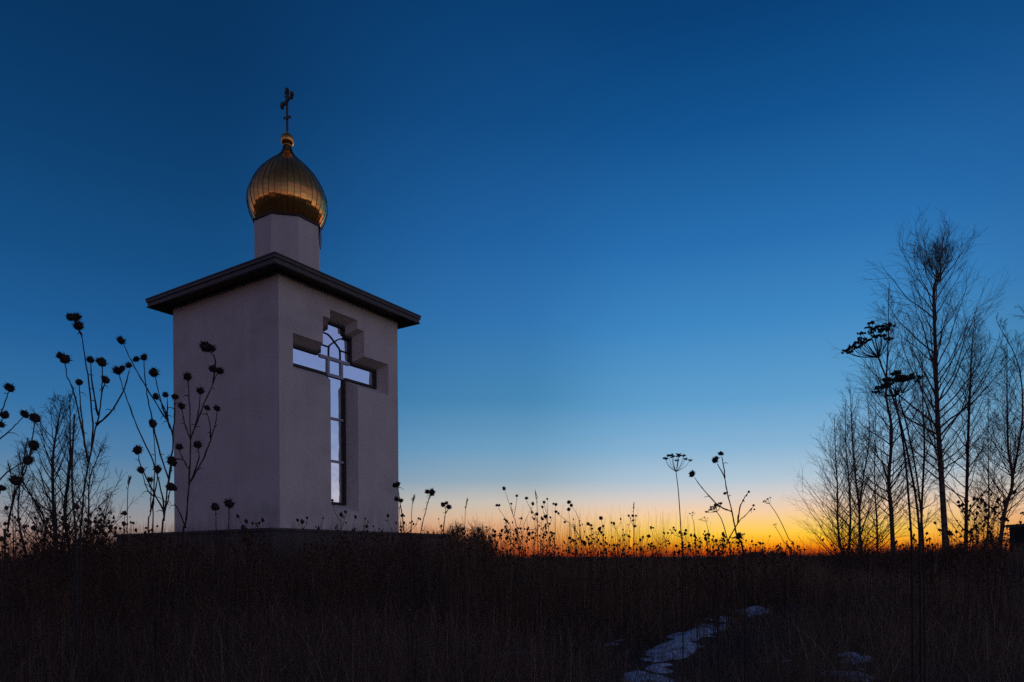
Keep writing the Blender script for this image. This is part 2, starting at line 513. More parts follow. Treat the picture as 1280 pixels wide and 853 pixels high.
# onion dome, flat gores with standing seams
prof = [(7.442, .690), (7.50, .725), (7.58, .765), (7.68, .81), (7.78, .842), (7.88, .860), (7.97, .865), (8.06, .858), (8.15, .838), (8.26, .80), (8.38, .745), (8.50, .68),
        (8.61, .605), (8.71, .52), (8.80, .435), (8.88, .35), (8.95, .275), (9.02, .205), (9.09, .15), (9.17, .11), (9.27, .085)]
pc = catmull([(r, 0, z) for z, r in prof], 3)
NG = 40
dm = MB(); seam = Tubes()
gv = []
gr = np.random.default_rng(3)
for g in range(NG):
    a0 = 2 * math.pi * g / NG; a1 = 2 * math.pi * (g + 1) / NG
    tilt = gr.normal(0, .006); tw = gr.normal(0, .0045)
    vs, fsx = [], []
    for k, (r, _, z) in enumerate(pc):
        wob = gr.normal(0, .0012)
        for a, sg in ((a0, -1), (a1, 1)):
            rr = r * (1 + tw * sg * .5) + tilt * math.sin((z - 7.4) * 3) * .5 + wob
            vs.append([CC[0] + rr * math.cos(a), CC[1] + rr * math.sin(a), z + EYE])
    for k in range(len(pc) - 1):
        fsx.append((2 * k, 2 * k + 1, 2 * k + 3, 2 * k + 2))
    dm.add(vs, fsx)
    seam.add([[CC[0] + (r + .003) * math.cos(a0), CC[1] + (r + .003) * math.sin(a0), z + EYE] for r, _, z in pc], [max(.003, .0055 * min(1, r / .4)) for r, _, z in pc], 4)
dome = dm.build('dome', M['gold'], chapel, CZ, smooth=True)
seam.build('standing_seam', M['iron'], dome, CZ)
nk = MB()
def lathe(mb, prof, n=24, c=CC):
    vs = []
    for r, z in prof:
        for k in range(n):
            a = 2 * math.pi * k / n
            vs.append([c[0] + r * math.cos(a), c[1] + r * math.sin(a), z + EYE])
    fs_ = []
    for i in range(len(prof) - 1):
        for k in range(n):
            fs_.append((i * n + k, i * n + (k + 1) % n, (i + 1) * n + (k + 1) % n, (i + 1) * n + k))
    mb.add(vs, fs_)
rb = .15
zc = 9.405
lathe(nk, [(.09, 9.27), (.10, 9.285), (.075, 9.30)] + [(max(.012, rb * math.sin(t)), zc - rb * math.cos(t)) for t in np.linspace(.5, math.pi - .08, 16)] + [(.03, 9.56), (.018, 9.60)])
nk.build('finial_ball', M['gold'], chapel, CZ, smooth=True)
# orthodox cross with trefoil ends
cr = MB()
bd = np.array([-.674, .738, 0]); bn = np.array([.738, .674, 0])
cb = np.array([CC[0], CC[1], EYE])
def cbox(p0, p1, w, t=.016):
    p0, p1 = np.array(p0, float), np.array(p1, float)
    d = (p1 - p0) / np.linalg.norm(p1 - p0); sd = np.cross(d, bn); sd /= np.linalg.norm(sd)
    c8 = []
    for p in (p0, p1):
        for q1, q2 in ((-1, -1), (1, -1), (1, 1), (-1, 1)):
            c8.append(p + sd * w * q1 + bn * t * q2)
    cr.hexa(c8)
def knob(p, r):
    vs, fc = [], []
    for i, t in enumerate(np.linspace(.15, math.pi - .15, 6)):
        for k in range(8):
            a = 2 * math.pi * k / 8
            vs.append(p + r * np.array([math.sin(t) * math.cos(a), math.sin(t) * math.sin(a), math.cos(t)]))
    for i in range(5):
        for k in range(8): fc.append((i * 8 + k, i * 8 + (k + 1) % 8, (i + 1) * 8 + (k + 1) % 8, (i + 1) * 8 + k))
    cr.add(vs, fc + [tuple(range(8))[::-1], tuple(range(40, 48))])
def cp(h, z): return cb + bd * h + np.array([0, 0, z])
cbox(cp(0, 9.55), cp(0, 10.50), .027)
zbar = 10.30
cbox(cp(-.24, zbar), cp(.24, zbar), .028, .0185)
cbox(cp(-.10, 10.43), cp(.10, 10.43), .016, .014)
cbox(cp(-.15, 9.86), cp(.15, 9.97), .025, .0175)
for h in (-.24, .24):
    for dz, dh in ((.045, 0), (-.045, 0), (0, math.copysign(.04, h))): knob(cp(h + dh, zbar + dz), .042)
for dz, dh in ((.05, 0), (0, .045), (0, -.045)): knob(cp(dh, 10.50 + dz), .042)
for k in range(12):                                     # small rays in the crossing
    a = 2 * math.pi * k / 12 + .26
    cbox(cp(.04 * math.cos(a), zbar + .04 * math.sin(a)), cp(.12 * math.cos(a), zbar + .12 * math.sin(a)), .006, .006)
for h in (-.15, .15): knob(cp(h, 9.86 if h < 0 else 9.97), .027)
cr.build('finial_cross', M['iron'], chapel, CZ)

# ------------------------------------------------------------------ snow
SNOW = [
    [(772, 860), (790, 842), (806, 832), (828, 829), (850, 833), (846, 853), (838, 862), (800, 864)],
    [(802, 815), (824, 805), (846, 795), (866, 787), (878, 775), (900, 769), (922, 772), (916, 786), (894, 797), (876, 806), (864, 820), (838, 825), (812, 825)],
    [(922, 768), (936, 760), (962, 760), (966, 766), (944, 772), (924, 775)],
    [(1050, 821), (1066, 816), (1088, 823), (1086, 832), (1060, 831)],
    [(1052, 844), (1070, 838), (1091, 844), (1089, 854), (1056, 852)],
    [(580, 777), (600, 774), (612, 779), (598, 783)],
    [(625, 814), (650, 809), (664, 816), (640, 822)],
    [(602, 844), (625, 839), (644, 846), (618, 851)],
    [(736, 807), (756, 802), (766, 809), (744, 813)],
    [(766, 800), (780, 797), (786, 803), (770, 806)],
    [(975, 826), (990, 823), (996, 829), (980, 831)],
]
def inpoly(x, y, poly):
    poly = np.asarray(poly); r = np.zeros(np.shape(x), dtype=bool)
    n = len(poly)
    for i in range(n):
        x0, y0 = poly[i]; x1, y1 = poly[(i + 1) % n]
        cnd = ((y0 > y) != (y1 > y)) & (x < (x1 - x0) * (y - y0) / (y1 - y0 + 1e-12) + x0)
        r ^= cnd
    return r
snow_polys = []
for pg in SNOW:
    snow_polys.append(np.array([ground_hit(*p)[:2] for p in pg]))
def make_snow():
    V, Q, off = [], [], 0
    for pg in snow_polys:
        x0, y0 = pg.min(0) - .1; x1, y1 = pg.max(0) + .1
        st = max(.03, min(.06, (x1 - x0) / 25))
        gx = np.arange(x0, x1 + st, st); gy = np.arange(y0, y1 + st, st)
        X, Y = np.meshgrid(gx, gy)
        jx = X + .07 * np.sin(X * 9 + Y * 5) + .05 * np.sin(Y * 21 + X * 13) + .04 * np.sin(Y * 37 - X * 29); jy = Y + .12 * np.sin(Y * 8 - X * 6) + .07 * np.sin(X * 19 - Y * 11) + .06 * np.sin(X * 33 + Y * 17)
        ins = inpoly(jx, jy, pg) & ((np.sin(X * 6.1 + 2 * np.sin(Y * 3.3)) + np.sin(Y * 7.3 - 1.7 * X) + .8 * np.sin(X * 15 + Y * 11) + .6 * np.sin(Y * 23 - X * 17)) > -1.15)
        f = ins.astype(float)
        for _ in range(3):
            f = (f + np.roll(f, 1, 0) + np.roll(f, -1, 0) + np.roll(f, 1, 1) + np.roll(f, -1, 1)) / 5
        Z = terrain(X, Y) - .03 + .06 * f + .012 * np.sin(X * 17) * np.sin(Y * 13) + rng.normal(0, .004, X.shape)
        ny, nx = X.shape
        cell = (f[:-1, :-1] + f[1:, 1:] + f[1:, :-1] + f[:-1, 1:]) > .6
        idx = np.arange(nx * ny).reshape(ny, nx)
        q = np.stack([idx[:-1, :-1], idx[:-1, 1:], idx[1:, 1:], idx[1:, :-1]], -1)[cell]
        V.append(np.stack([X, Y, Z], -1).reshape(-1, 3)); Q.append(q + off); off += nx * ny
    o = fast_mesh('snow', np.concatenate(V), np.concatenate(Q), M['snow'], smooth=True)
    tag(o, 'melting patches of old snow lying in the trodden grass', 'snow', kind='stuff')
make_snow()

# ------------------------------------------------------------------ grass
def path_near(x, y):
    # the trodden strip along which the snow has lasted
    pts = np.array([[1.05, 3.6], [1.15, 5.2], [1.75, 7.0], [2.9, 8.6], [4.0, 10.6], [4.6, 12.0]])
    d = np.full(np.shape(x), 9.0)
    for (x0, y0), (x1, y1) in zip(pts[:-1], pts[1:]):
        L2 = (x1 - x0) ** 2 + (y1 - y0) ** 2
        t = np.clip(((x - x0) * (x1 - x0) + (y - y0) * (y1 - y0)) / L2, 0, 1)
        d = np.minimum(d, np.hypot(x - x0 - t * (x1 - x0), y - y0 - t * (y1 - y0)))
    return d < .75 + .25 * np.sin(x * 4 + y * 3)

def blades(n, dmin, dmax, hfun, wid, lean, tone, azmax=0.78, seed=1, power=1.4, keep=None, curl=1.0, lev=4, path_thin=.5, clump=0):
    r = np.random.default_rng(seed)
    u = r.random(n)
    d = (dmin ** (1 / power) + u * (dmax ** (1 / power) - dmin ** (1 / power))) ** power if power > 0 else dmin * (dmax / dmin) ** u
    az = (r.random(n) * 2 - 1) * azmax
    x = d * np.tan(az) if azmax < 1 else d * np.sin(az)
    y = d
    if clump:                                           # gather the blades into tussocks
        ci = r.integers(0, clump, n)
        cx0, cy0 = x[:clump], y[:clump]
        sp_ = (.07 + .10 * r.random(clump))[ci]
        dxc, dyc = r.normal(0, 1, n) * sp_, r.normal(0, 1, n) * sp_
        x, y = cx0[ci] + dxc, cy0[ci] + dyc
        d = np.maximum(y, 1.0)
    ok = ~inside_plinth(x, y, .02)
    for pg in snow_polys:
        ok &= ~(inpoly(x, y, pg) & (r.random(n) < .78))
    ok &= ~((path_near(x, y) > 0) & (r.random(n) < path_thin))
    if keep is not None: ok &= keep(x, y, r.random(n))
    x, y, d = x[ok], y[ok], d[ok]
    n = len(x)
    h = hfun(x, y, r)
    w = wid * (0.6 + 0.8 * r.random(n)) * np.clip(d / 7, .75, 3.5)
    ph = r.random(n) * 2 * math.pi
    ln = lean * np.abs(r.normal(0, 1, n))
    z0 = terrain(x, y) - .02
    t = np.linspace(0, 1, lev)
    V = np.zeros((n, lev, 2, 3))
    fx = r.random(n) * 2 * math.pi
    for k in range(lev):
        s = t[k]
        off = ln * h * (s * .5 + .5 * s * s * curl)
        zz = h * s * np.clip(1 - .35 * (ln * s) ** 2, .25, 1) - np.clip(ln - .9, 0, 2) * h * .35 * s ** 3
        cx = x + off * np.cos(ph); cy = y + off * np.sin(ph); cz = z0 + zz
        ww = w * (1 - .82 * s)
        for m, sg in ((0, -1), (1, 1)):
            V[:, k, m, 0] = cx + sg * ww * np.cos(fx); V[:, k, m, 1] = cy + sg * ww * np.sin(fx) * .5; V[:, k, m, 2] = cz
    V = V.reshape(-1, 3)
    base = np.arange(n)[:, None] * lev * 2 + (np.arange(lev - 1) * 2)[None]
    Q = np.stack([base, base + 1, base + 3, base + 2], -1).reshape(-1, 4)
    tn = np.repeat(tone(r, n), lev * 2)
    return V, Q, tn

def patch(x, y):
    return .5 + .28 * np.sin(x * .9 + 1.3 * np.sin(y * .55)) + .22 * np.sin(y * 1.15 + 2 * np.sin(x * .45) + 2)

def make_grass():
    G = []
    tone = lambda r, n: np.clip(r.gamma(1.1, .11, n) + (r.random(n) < .07) * .8 * r.random(n), 0, 1)
    # matted low layer
    G.append(blades(150000, 3.2, 26, lambda x, y, r: (.10 + .22 * r.random(len(x))) * (.8 + .5 * patch(x, y)), .0034, 1.0, tone, seed=11, power=1.5, curl=1.6))
    # mid layer, thinner near the trodden strip on the right
    def kmid(x, y, u):
        near = np.exp(-((x - (1.3 + .28 * (y - 6))) / 2.2) ** 2) * (1 - sm(11, 15, y))
        rt = sm(0, 2, x) * (1 - sm(9, 13, y)) * .55
        return u > np.clip(near * .85 + rt, 0, .93)
    G.append(blades(90000, 4.0, 40, lambda x, y, r: .28 + .34 * r.random(len(x)) * (.5 + patch(x, y)), .0026, .85, tone, seed=12, power=1.5, keep=kmid, path_thin=.97))
    # tall dry stalks
    def ktall(x, y, u):
        left = 1 - sm(-1.0, 1.2, x - .1 * y)
        far = sm(9, 13, y)
        return u < np.clip(.18 * left + far * .9, 0, 1) * (.45 + .55 * patch(x * 1.7, y))
    G.append(blades(60000, 4.5, 48, lambda x, y, r: .50 + (.15 + .4 * patch(x * .7, y * .8)) * r.random(len(x)) ** 1.3, .0018, .30, tone, seed=13, power=1.5, keep=ktall, path_thin=.99))
    # thick fringe round the chapel base
    def kch(x, y, u):
        rr = np.hypot(x - CC[0], y - CC[1]); return (rr < 7.2) & (y < 16.5)
    G.append(blades(60000, 8, 20, lambda x, y, r: (.40 + .55 * r.random(len(x)) ** 1.3), .0021, .28, tone, seed=14, power=1.2, keep=kch))
    # fine high stalks of the row against the sunset
    def krow(x, y, u):
        q = x / y
        return (q > -.10) & (q < .44) & (u < .25 + .75 * patch(x * 2.3, y * 1.5))
    G.append(blades(40000, 8, 17, lambda x, y, r: (.74 + .95 * r.random(len(x)) ** 2.2 * (1 - .45 * sm(2.0, 5.5, x))) * (1 - .5 * (np.hypot(x - CC[0], y - CC[1]) < 7)), .0020, .16, tone, seed=16, power=1.2, azmax=.45, keep=krow, path_thin=.99))
    # tussocks standing out of the flattened grass
    G.append(blades(42000, 4.2, 34, lambda x, y, r: .22 + .42 * r.random(len(x)) * (.4 + .9 * patch(x * 1.9 + 3, y * 1.9)), .0026, .55, tone, seed=19, power=1.6, curl=1.3, path_thin=.85, clump=900))
    # pale loose straws lying in all directions
    pale = lambda r, n: .25 + .75 * r.random(n) ** 1.6
    G.append(blades(5200, 3.5, 22, lambda x, y, r: .22 + .45 * r.random(len(x)), .0026, 1.0, pale, seed=18, power=1.5, curl=1.2, lev=5, path_thin=.9))
    # blades close to the camera
    G.append(blades(5000, 1.5, 4.2, lambda x, y, r: .25 + .38 * r.random(len(x)), .0022, .45, tone, seed=17, power=1.3, curl=1.5))
    # far field
    G.append(blades(60000, 30, 140, lambda x, y, r: .35 + .5 * r.random(len(x)), .003, .25, tone, seed=15, power=1.6, lev=3))
    V, Q, T, off = [], [], [], 0
    for v, q_, t_ in G:
        V.append(v); Q.append(q_ + off); T.append(t_); off += len(v)
    o = fast_mesh('dry_grass', np.concatenate(V), np.concatenate(Q), M['grass'], colors=np.concatenate(T))
    tag(o, 'dark matted dry grass covering the whole field', 'grass', kind='stuff')
make_grass()

# ------------------------------------------------------------------ burrs and weeds
def burr_mesh(name, seed, n=130, flat=.85, top=0.0):
    """spiky seed head of unit radius"""
    r = np.random.default_rng(seed)
    vs, fs_ = [], []
    nr, nc = 7, 10
    for i in range(nr):
        t = math.pi * (i + .02) / (nr - 1 + .04)
        for k in range(nc):
            a = 2 * math.pi * k / nc
            q = .70 * (1 + r.normal(0, .12))
            vs.append((q * math.sin(t) * math.cos(a), q * math.sin(t) * math.sin(a), q * flat * math.cos(t)))
    for i in range(nr - 1):
        for k in range(nc):
            fs_.append((i * nc + k, i * nc + (k + 1) % nc, (i + 1) * nc + (k + 1) % nc, (i + 1) * nc + k))
    for _ in range(n):
        d = r.normal(0, 1, 3); d /= np.linalg.norm(d)
        if d[2] < -.75: continue
        d[2] += .1; d /= np.linalg.norm(d)
        L = .78 + .42 * r.random() ** 1.5 + top * max(0, d[2]) * .5
        s1 = np.cross(d, (.3, .2, 1)); s1 /= np.linalg.norm(s1); s2 = np.cross(d, s1)
        b = len(vs)
        for k in range(3):
            a = 2 * math.pi * k / 3
            p = d * .6 + (s1 * math.cos(a) + s2 * math.sin(a)) * .085
            vs.append((p[0], p[1], p[2] * flat))
        p = d * L + r.normal(0, .05, 3); vs.append((p[0], p[1], p[2] * flat))
        fs_ += [(b, b + 1, b + 3), (b + 1, b + 2, b + 3), (b + 2, b, b + 3)]
    me = bpy.data.meshes.new(name); me.from_pydata(vs, [], fs_); me.materials.append(M['burr'])
    return me
BURR = [burr_mesh('seed_head', s, flat=f, top=t, n=k) for s, f, t, k in ((1, 1.0, .2, 130), (2, .85, .1, 70), (3, .9, .6, 90), (4, 1.15, .3, 60), (5, .75, .8, 110), (6, 1.0, .0, 45))]

def weed(name, label, cat, d, lines, heads, stem_r=.0038, group=None, hrand=6, headmat=None):
    """lines: pixel polylines from the root upward; heads: (px, py, radius in px)"""
    r = np.random.default_rng(abs(hash(label)) % 1000 if False else sum(map(ord, label)))
    b = lines[0][0]
    p0 = at(b[0], b[1], d)
    root = np.array([p0[0], p0[1], float(terrain(p0[0], p0[1]))])
    o = empty(name, root)
    tag(o, label, cat, group)
    tb = Tubes()
    tips = []
    dense = []
    known = []                                      # pixel -> depth offsets already used, so that joints meet
    def depth_of(p, dflt):
        for (kx, ky, kd) in known:
            if abs(kx - p[0]) < 2.6 and abs(ky - p[1]) < 2.6: return kd
        return dflt
    for li, L in enumerate(lines):
        dj = r.normal(0, .035) * d if li else 0
        d0 = depth_of(L[0], 0.0)
        if li and L[0][1] < 688 and dense:
            k_ = min(dense, key=lambda t: (t[0] - L[0][0]) ** 2 + (t[1] - L[0][1]) ** 2)
            L = [(k_[0], k_[1])] + list(L[1:] if math.hypot(k_[0] - L[0][0], k_[1] - L[0][1]) < 9 else L)
            d0 = k_[2]
        n = len(L)
        pts = []
        for i, q_ in enumerate(L):
            dd = d0 + dj * (i / max(1, n - 1))
            known.append((q_[0], q_[1], dd))
            pts.append(at(q_[0], q_[1], d + dd))
        if li == 0 or L[0][1] >= 688:
            base = at(L[0][0] + r.normal(0, 9), L[0][1], d)
            gz = float(terrain(base[0], base[1])) - .03
            pts = [np.array([base[0] + r.normal(0, .01), base[1], gz])] + pts
        cv = catmull(pts, 5)
        k = len(cv)
        pcv = catmull([(q_[0], q_[1], d0 + dj * (i / max(1, n - 1))) for i, q_ in enumerate(L)], 5)
        dense += [tuple(t) for t in pcv]
        r1 = stem_r if li == 0 else stem_r * .8
        cv[1:-1] += r.normal(0, .0008, (k - 2, 3))
        tb.add(cv, np.linspace(r1 * 1.15, r1 * .5, k) * (1 + .14 * r.normal(0, 1, k)).clip(.7, 1.4), 5)
        for _ in range(2):                              # withered leaf stubs and snapped side shoots
            j_ = int(r.integers(1, k - 1)); dv_ = r.normal(0, 1, 3); dv_[2] = abs(dv_[2]) * .6 - .2; dv_ /= np.linalg.norm(dv_)
            L_ = .012 + .03 * r.random()
            tb.add([cv[j_], cv[j_] + dv_ * L_ * .6, cv[j_] + dv_ * L_ + [0, 0, -L_ * .3]], [r1 * .5, r1 * .45, r1 * .2], 4)
        tips.append((L[-1], d0 + dj))
    tb.build('stem', M['stem'], o, root)
    for (hx, hy, hr) in heads:
        best = min(known, key=lambda t: (t[0] - hx) ** 2 + (t[1] - hy) ** 2)
        dd = best[2] + r.normal(0, .006) * d
        p = at(hx, hy, d + dd) - root
        h = bpy.data.objects.new('seed_head', BURR[r.integers(0, hrand)])
        COL.objects.link(h); h.parent = o
        h.location = tuple(p)
        rw = hr / FPX * d
        rw *= 1 + r.normal(0, .10)
        h.scale = (rw * 1.12 * (1 + r.normal(0, .1)), rw * 1.12, rw * 1.1 * (1 + r.normal(0, .1)))
        h.rotation_euler = (r.normal(0, .5), r.normal(0, .5), r.random() * 6.28)
    return o

weed('burdock', 'tall leaning dry burdock with spiny burrs cut off by the left picture edge', 'dry weed', 2.7,
     [[(6, 700), (10, 660), (18, 620), (24, 606), (31, 590), (37, 570), (44, 524)], [(12, 640), (20, 602)], [(-14, 700), (-8, 625), (2, 598), (20, 583), (34, 575), (42, 559)],
      [(-16, 640), (-10, 560), (0, 549), (16, 535), (31, 519)], [(-12, 570), (-4, 530), (3, 512), (12, 487)], [(-10, 545), (6, 520)], [(-14, 640), (-4, 625), (2, 612)]],
     [(12, 485, 6), (6, 519, 6.5), (1, 531, 5.5), (31, 518, 6), (44, 523, 6), (42, 557, 6), (35, 576, 6.5), (20, 601, 7.5), (2, 610, 5)])
weed('burdock', 'tallest dry burdock at left with a pair of burrs high above the bare saplings', 'dry weed', 2.6,
     [[(100, 700), (102, 650), (107, 600), (116, 552), (123, 520), (127, 490), (128, 457)], [(123, 533), (140, 513), (155, 487), (162, 463)], [(113, 565), (116, 530), (111, 480), (103, 425), (98, 410)],
      [(111, 575), (103, 540), (92, 490), (84, 470), (81, 452)], [(121, 518), (115, 480), (113, 452)], [(127, 490), (132, 478)], [(109, 560), (102, 520), (99, 482)], [(104, 418), (92, 400)]],
     [(88, 397, 6.5), (95, 397, 6), (98, 408, 6), (75, 445, 5.5), (81, 449, 6), (113, 450, 6), (127, 453, 6.5), (132, 475, 6), (99, 478, 5.5), (161, 457, 5)])
weed('burdock', 'dry burdock leaning over the chapel left edge with many burrs along crossing stems', 'dry weed', 2.8,
     [[(200, 700), (206, 640), (212, 590), (216, 545), (200, 512), (180, 480), (166, 455), (154, 430)], [(203, 655), (203, 620), (190, 575), (172, 535), (157, 495), (149, 468)],
      [(208, 600), (198, 560), (188, 515), (182, 480), (180, 452)], [(216, 540), (205, 515), (198, 490), (194, 470)], [(213, 530), (206, 512), (198, 498)], [(214, 520), (209, 497)], [(217, 545), (218, 520), (219, 498)],
      [(191, 690), (192, 620), (194, 570), (191, 533)], [(197, 640), (184, 600), (175, 580), (173, 566)], [(187, 690), (188, 640), (189, 603)], [(193, 620), (184, 612), (178, 592)], [(189, 640), (195, 610), (197, 590)],
      [(212, 640), (213, 612)], [(213, 600), (215, 580)]],
     [(151, 426, 6), (170, 449, 4.5), (180, 447, 5), (192, 466, 6), (195, 496, 6), (207, 494, 4.5), (219, 496, 6), (191, 530, 5.5), (147, 464, 6), (153, 461, 5), (172, 563, 6), (176, 588, 5), (188, 600, 5), (197, 587, 5), (215, 577, 6), (213, 609, 6)])
weed('burdock', 'dry burdock standing before the plain chapel wall with flat topped burrs', 'dry weed', 2.7,
     [[(229, 700), (233, 650), (236, 605), (238, 560), (237, 510), (235, 476)], [(236, 602), (258, 565), (269, 530), (272, 512)], [(238, 545), (252, 512), (266, 480), (273, 465)], [(266, 478), (269, 450), (262, 440)],
      [(241, 540), (248, 515), (251, 492)], [(237, 555), (231, 530), (227, 510)], [(237, 585), (229, 575), (224, 562)], [(239, 595), (248, 575), (248, 560)], [(231, 660), (224, 640), (218, 630)], [(262, 550), (262, 530), (258, 515)]],
     [(257, 434, 5.5), (265, 436, 6), (266, 461, 5.5), (275, 464, 5), (234, 471, 6), (251, 489, 6), (227, 508, 5.5), (259, 510, 5), (271, 511, 5), (224, 559, 5), (247, 556, 5.5), (218, 611, 4)])
weed('burdock', 'short dry burdock with two burrs low before the plain chapel wall', 'dry weed', 2.9,
     [[(286, 705), (286, 665), (286, 634)], [(270, 705), (270, 665), (270, 638)]], [(269, 634, 5.5), (286, 630, 7)])
weed('burdock', 'drooping dry burdock overlapping the right edge of the chapel wall', 'dry weed', 4.0,
     [[(508, 705), (504, 655), (500, 628), (498, 612), (496, 608)], [(505, 700), (500, 650), (500, 628)]], [(493, 607, 3.5), (497, 606, 4), (496, 624, 4), (501, 626, 4)])
weed('burdock', 'dry burdock beside the chapel right edge, two touching burrs like a heart', 'dry weed', 4.0,
     [[(524, 705), (527, 660), (532, 640), (537, 620)], [(536, 625), (540, 618)]], [(534, 615, 4), (540, 616, 4)])
weed('burdock', 'low dry burdock with two burrs in front of the bare thicket', 'dry weed', 4.2,
     [[(552, 705), (555, 655), (557, 640), (556, 632)], [(557, 642), (561, 636)]], [(554, 631, 3.6), (561, 634, 4), (558, 629, 2.5)])
weed('burdock', 'large dry burdock against the brightest sunset with three burrs on forked stems', 'dry weed', 4.0,
     [[(930, 705), (921, 670), (915, 640), (908, 610), (906, 598), (897, 580)], [(905, 598), (905, 585), (902, 571)], [(908, 640), (898, 632), (880, 613), (868, 597)],
      [(896, 705), (908, 680), (922, 655), (934, 642), (941, 634)], [(922, 655), (925, 635), (931, 622), (936, 615)], [(907, 614), (907, 618)]],
     [(894, 575, 5), (901, 567, 4.5), (865, 593, 4.5), (924, 670, 4.5), (936, 615, 1.8), (933, 620, 1.5), (929, 626, 1.6), (942, 632, 1.6), (939, 637, 1.4), (943, 637, 1.3), (906, 617, 2.2)], stem_r=.005)

# hogweeds and other umbels
def umbel_plant(name, label, d, stem, centre, width, tilt, n, blob, rs=.006, rough=.08, group=None, droop=.35, cat='dry weed'):
    r = np.random.default_rng(sum(map(ord, label)))
    base = at(stem[0][0], stem[0][1], d)
    root = np.array([base[0], base[1], float(terrain(base[0], base[1]))])
    o = empty(name, root); tag(o, label, cat, group)
    tb = Tubes()
    pts = [root - [0, 0, .03]] + [at(x, y, d) for x, y in stem]
    cv = catmull(pts, 6)
    tb.add(cv, np.linspace(rs * 1.2, rs * .7, len(cv)), 6)
    tb.build('stem', M['stem'], o, root)
    top = cv[-1]
    c = at(centre[0], centre[1], d)
    W = width / FPX * d / 2
    ub = Tubes(); clusters = []
    for i in range(n):
        a = i * 2.399963; rr = math.sqrt((i + .5) / n)
        px, py = W * rr * math.cos(a), W * rr * math.sin(a)
        ht = W * (.30 - droop * rr * rr) + px * math.tan(tilt) + r.normal(0, W * rough)
        tip = c + np.array([px, py * .9, ht])
        mid = top * .5 + tip * .5 + np.array([px * .15, py * .15, -W * .06])
        ray = catmull([top, mid, tip], 4)
        ub.add(ray, np.linspace(rs * .5, rs * .25, len(ray)), 4)
        mbk = MB()
        bl = blob * (.75 + .5 * r.random())
        for k in range(16):                             # umbellet: a flat tuft of seeds
            a2 = r.random() * 6.28; q = bl * math.sqrt(r.random())
            s_ = tip + np.array([q * math.cos(a2), q * math.sin(a2), bl * .25 + r.normal(0, bl * .20)])
            sz = bl * (.34 + .14 * r.random())
            dirn = r.normal(0, 1, 3); dirn /= np.linalg.norm(dirn)
            b1 = np.cross(dirn, (.1, .9, .4)); b1 /= np.linalg.norm(b1); b2 = np.cross(dirn, b1)
            mbk.add([s_ + b1 * sz, s_ + b2 * sz * .8, s_ - b1 * sz, s_ - b2 * sz * .8, s_ + dirn * sz * .6, s_ - dirn * sz * .6],
                    [(0, 1, 4), (1, 2, 4), (2, 3, 4), (3, 0, 4), (1, 0, 5), (2, 1, 5), (3, 2, 5), (0, 3, 5)])
        clusters.append(mbk)
    u = ub.build('umbel', M['stem'], o, root)
    for mbk in clusters: mbk.build('seed_cluster', M['burr'], u, root)
    return o

umbel_plant('hogweed', 'tallest dry hogweed with a wide loose umbel rising left of the birches', 4.0,
            [(1150, 705), (1147, 640), (1138, 585), (1126, 530), (1112, 485), (1098, 447)], (1086, 420), 56, .34, 24, .021, .006, rough=.2, droop=.8)
umbel_plant('hogweed', 'second dry hogweed with a flat dense umbel in front of the birches', 4.1,
            [(1140, 705), (1137, 640), (1131, 570), (1124, 525), (1119, 496)], (1116, 480), 42, .26, 18, .021, .006, rough=.13)
umbel_plant('hogweed', 'third dry hogweed whose small umbel meets the birch trunk', 4.3,
            [(1155, 705), (1151, 640), (1145, 590), (1133, 530), (1124, 500), (1128, 492)], (1136, 475), 30, -.05, 10, .022, .005)
umbel_plant('wild_carrot', 'slender dry umbel on a single straight stem between chapel and sunset', 4.6,
            [(853, 705), (851, 660), (848, 615), (845, 590)], (845, 574), 34, .04, 14, .013, .0035)
umbel_plant('wild_carrot', 'tilted flat dry umbel beside the large forked burdock', 4.6,
            [(914, 705), (908, 670), (902, 650), (896, 640)], (893, 636), 21, .5, 12, .012, .0032)
umbel_plant('wild_carrot', 'thin dry umbel leaning left before the open yellow sky', 5.5,
            [(994, 700), (985, 672), (972, 645), (962, 630)], (958, 626), 11, .55, 8, .007, .003)
umbel_plant('wild_carrot', 'short pale dry umbel below the leaning one near the yellow glow', 6.0,
            [(988, 700), (980, 678), (970, 660)], (969, 656), 5, .2, 5, .006, .0025)
umbel_plant('wild_carrot', 'small flat dry umbel with upturned rays left of the tilted one', 6.0,
            [(871, 705), (868, 660), (865, 645)], (865, 642), 8, .15, 6, .006, .0025)
umbel_plant('wild_carrot', 'drooping row of small dry umbels on one stem near the straight umbel', 6.0,
            [(888, 705), (887, 675), (883, 652)], (879, 649), 14, .3, 8, .006, .0025)

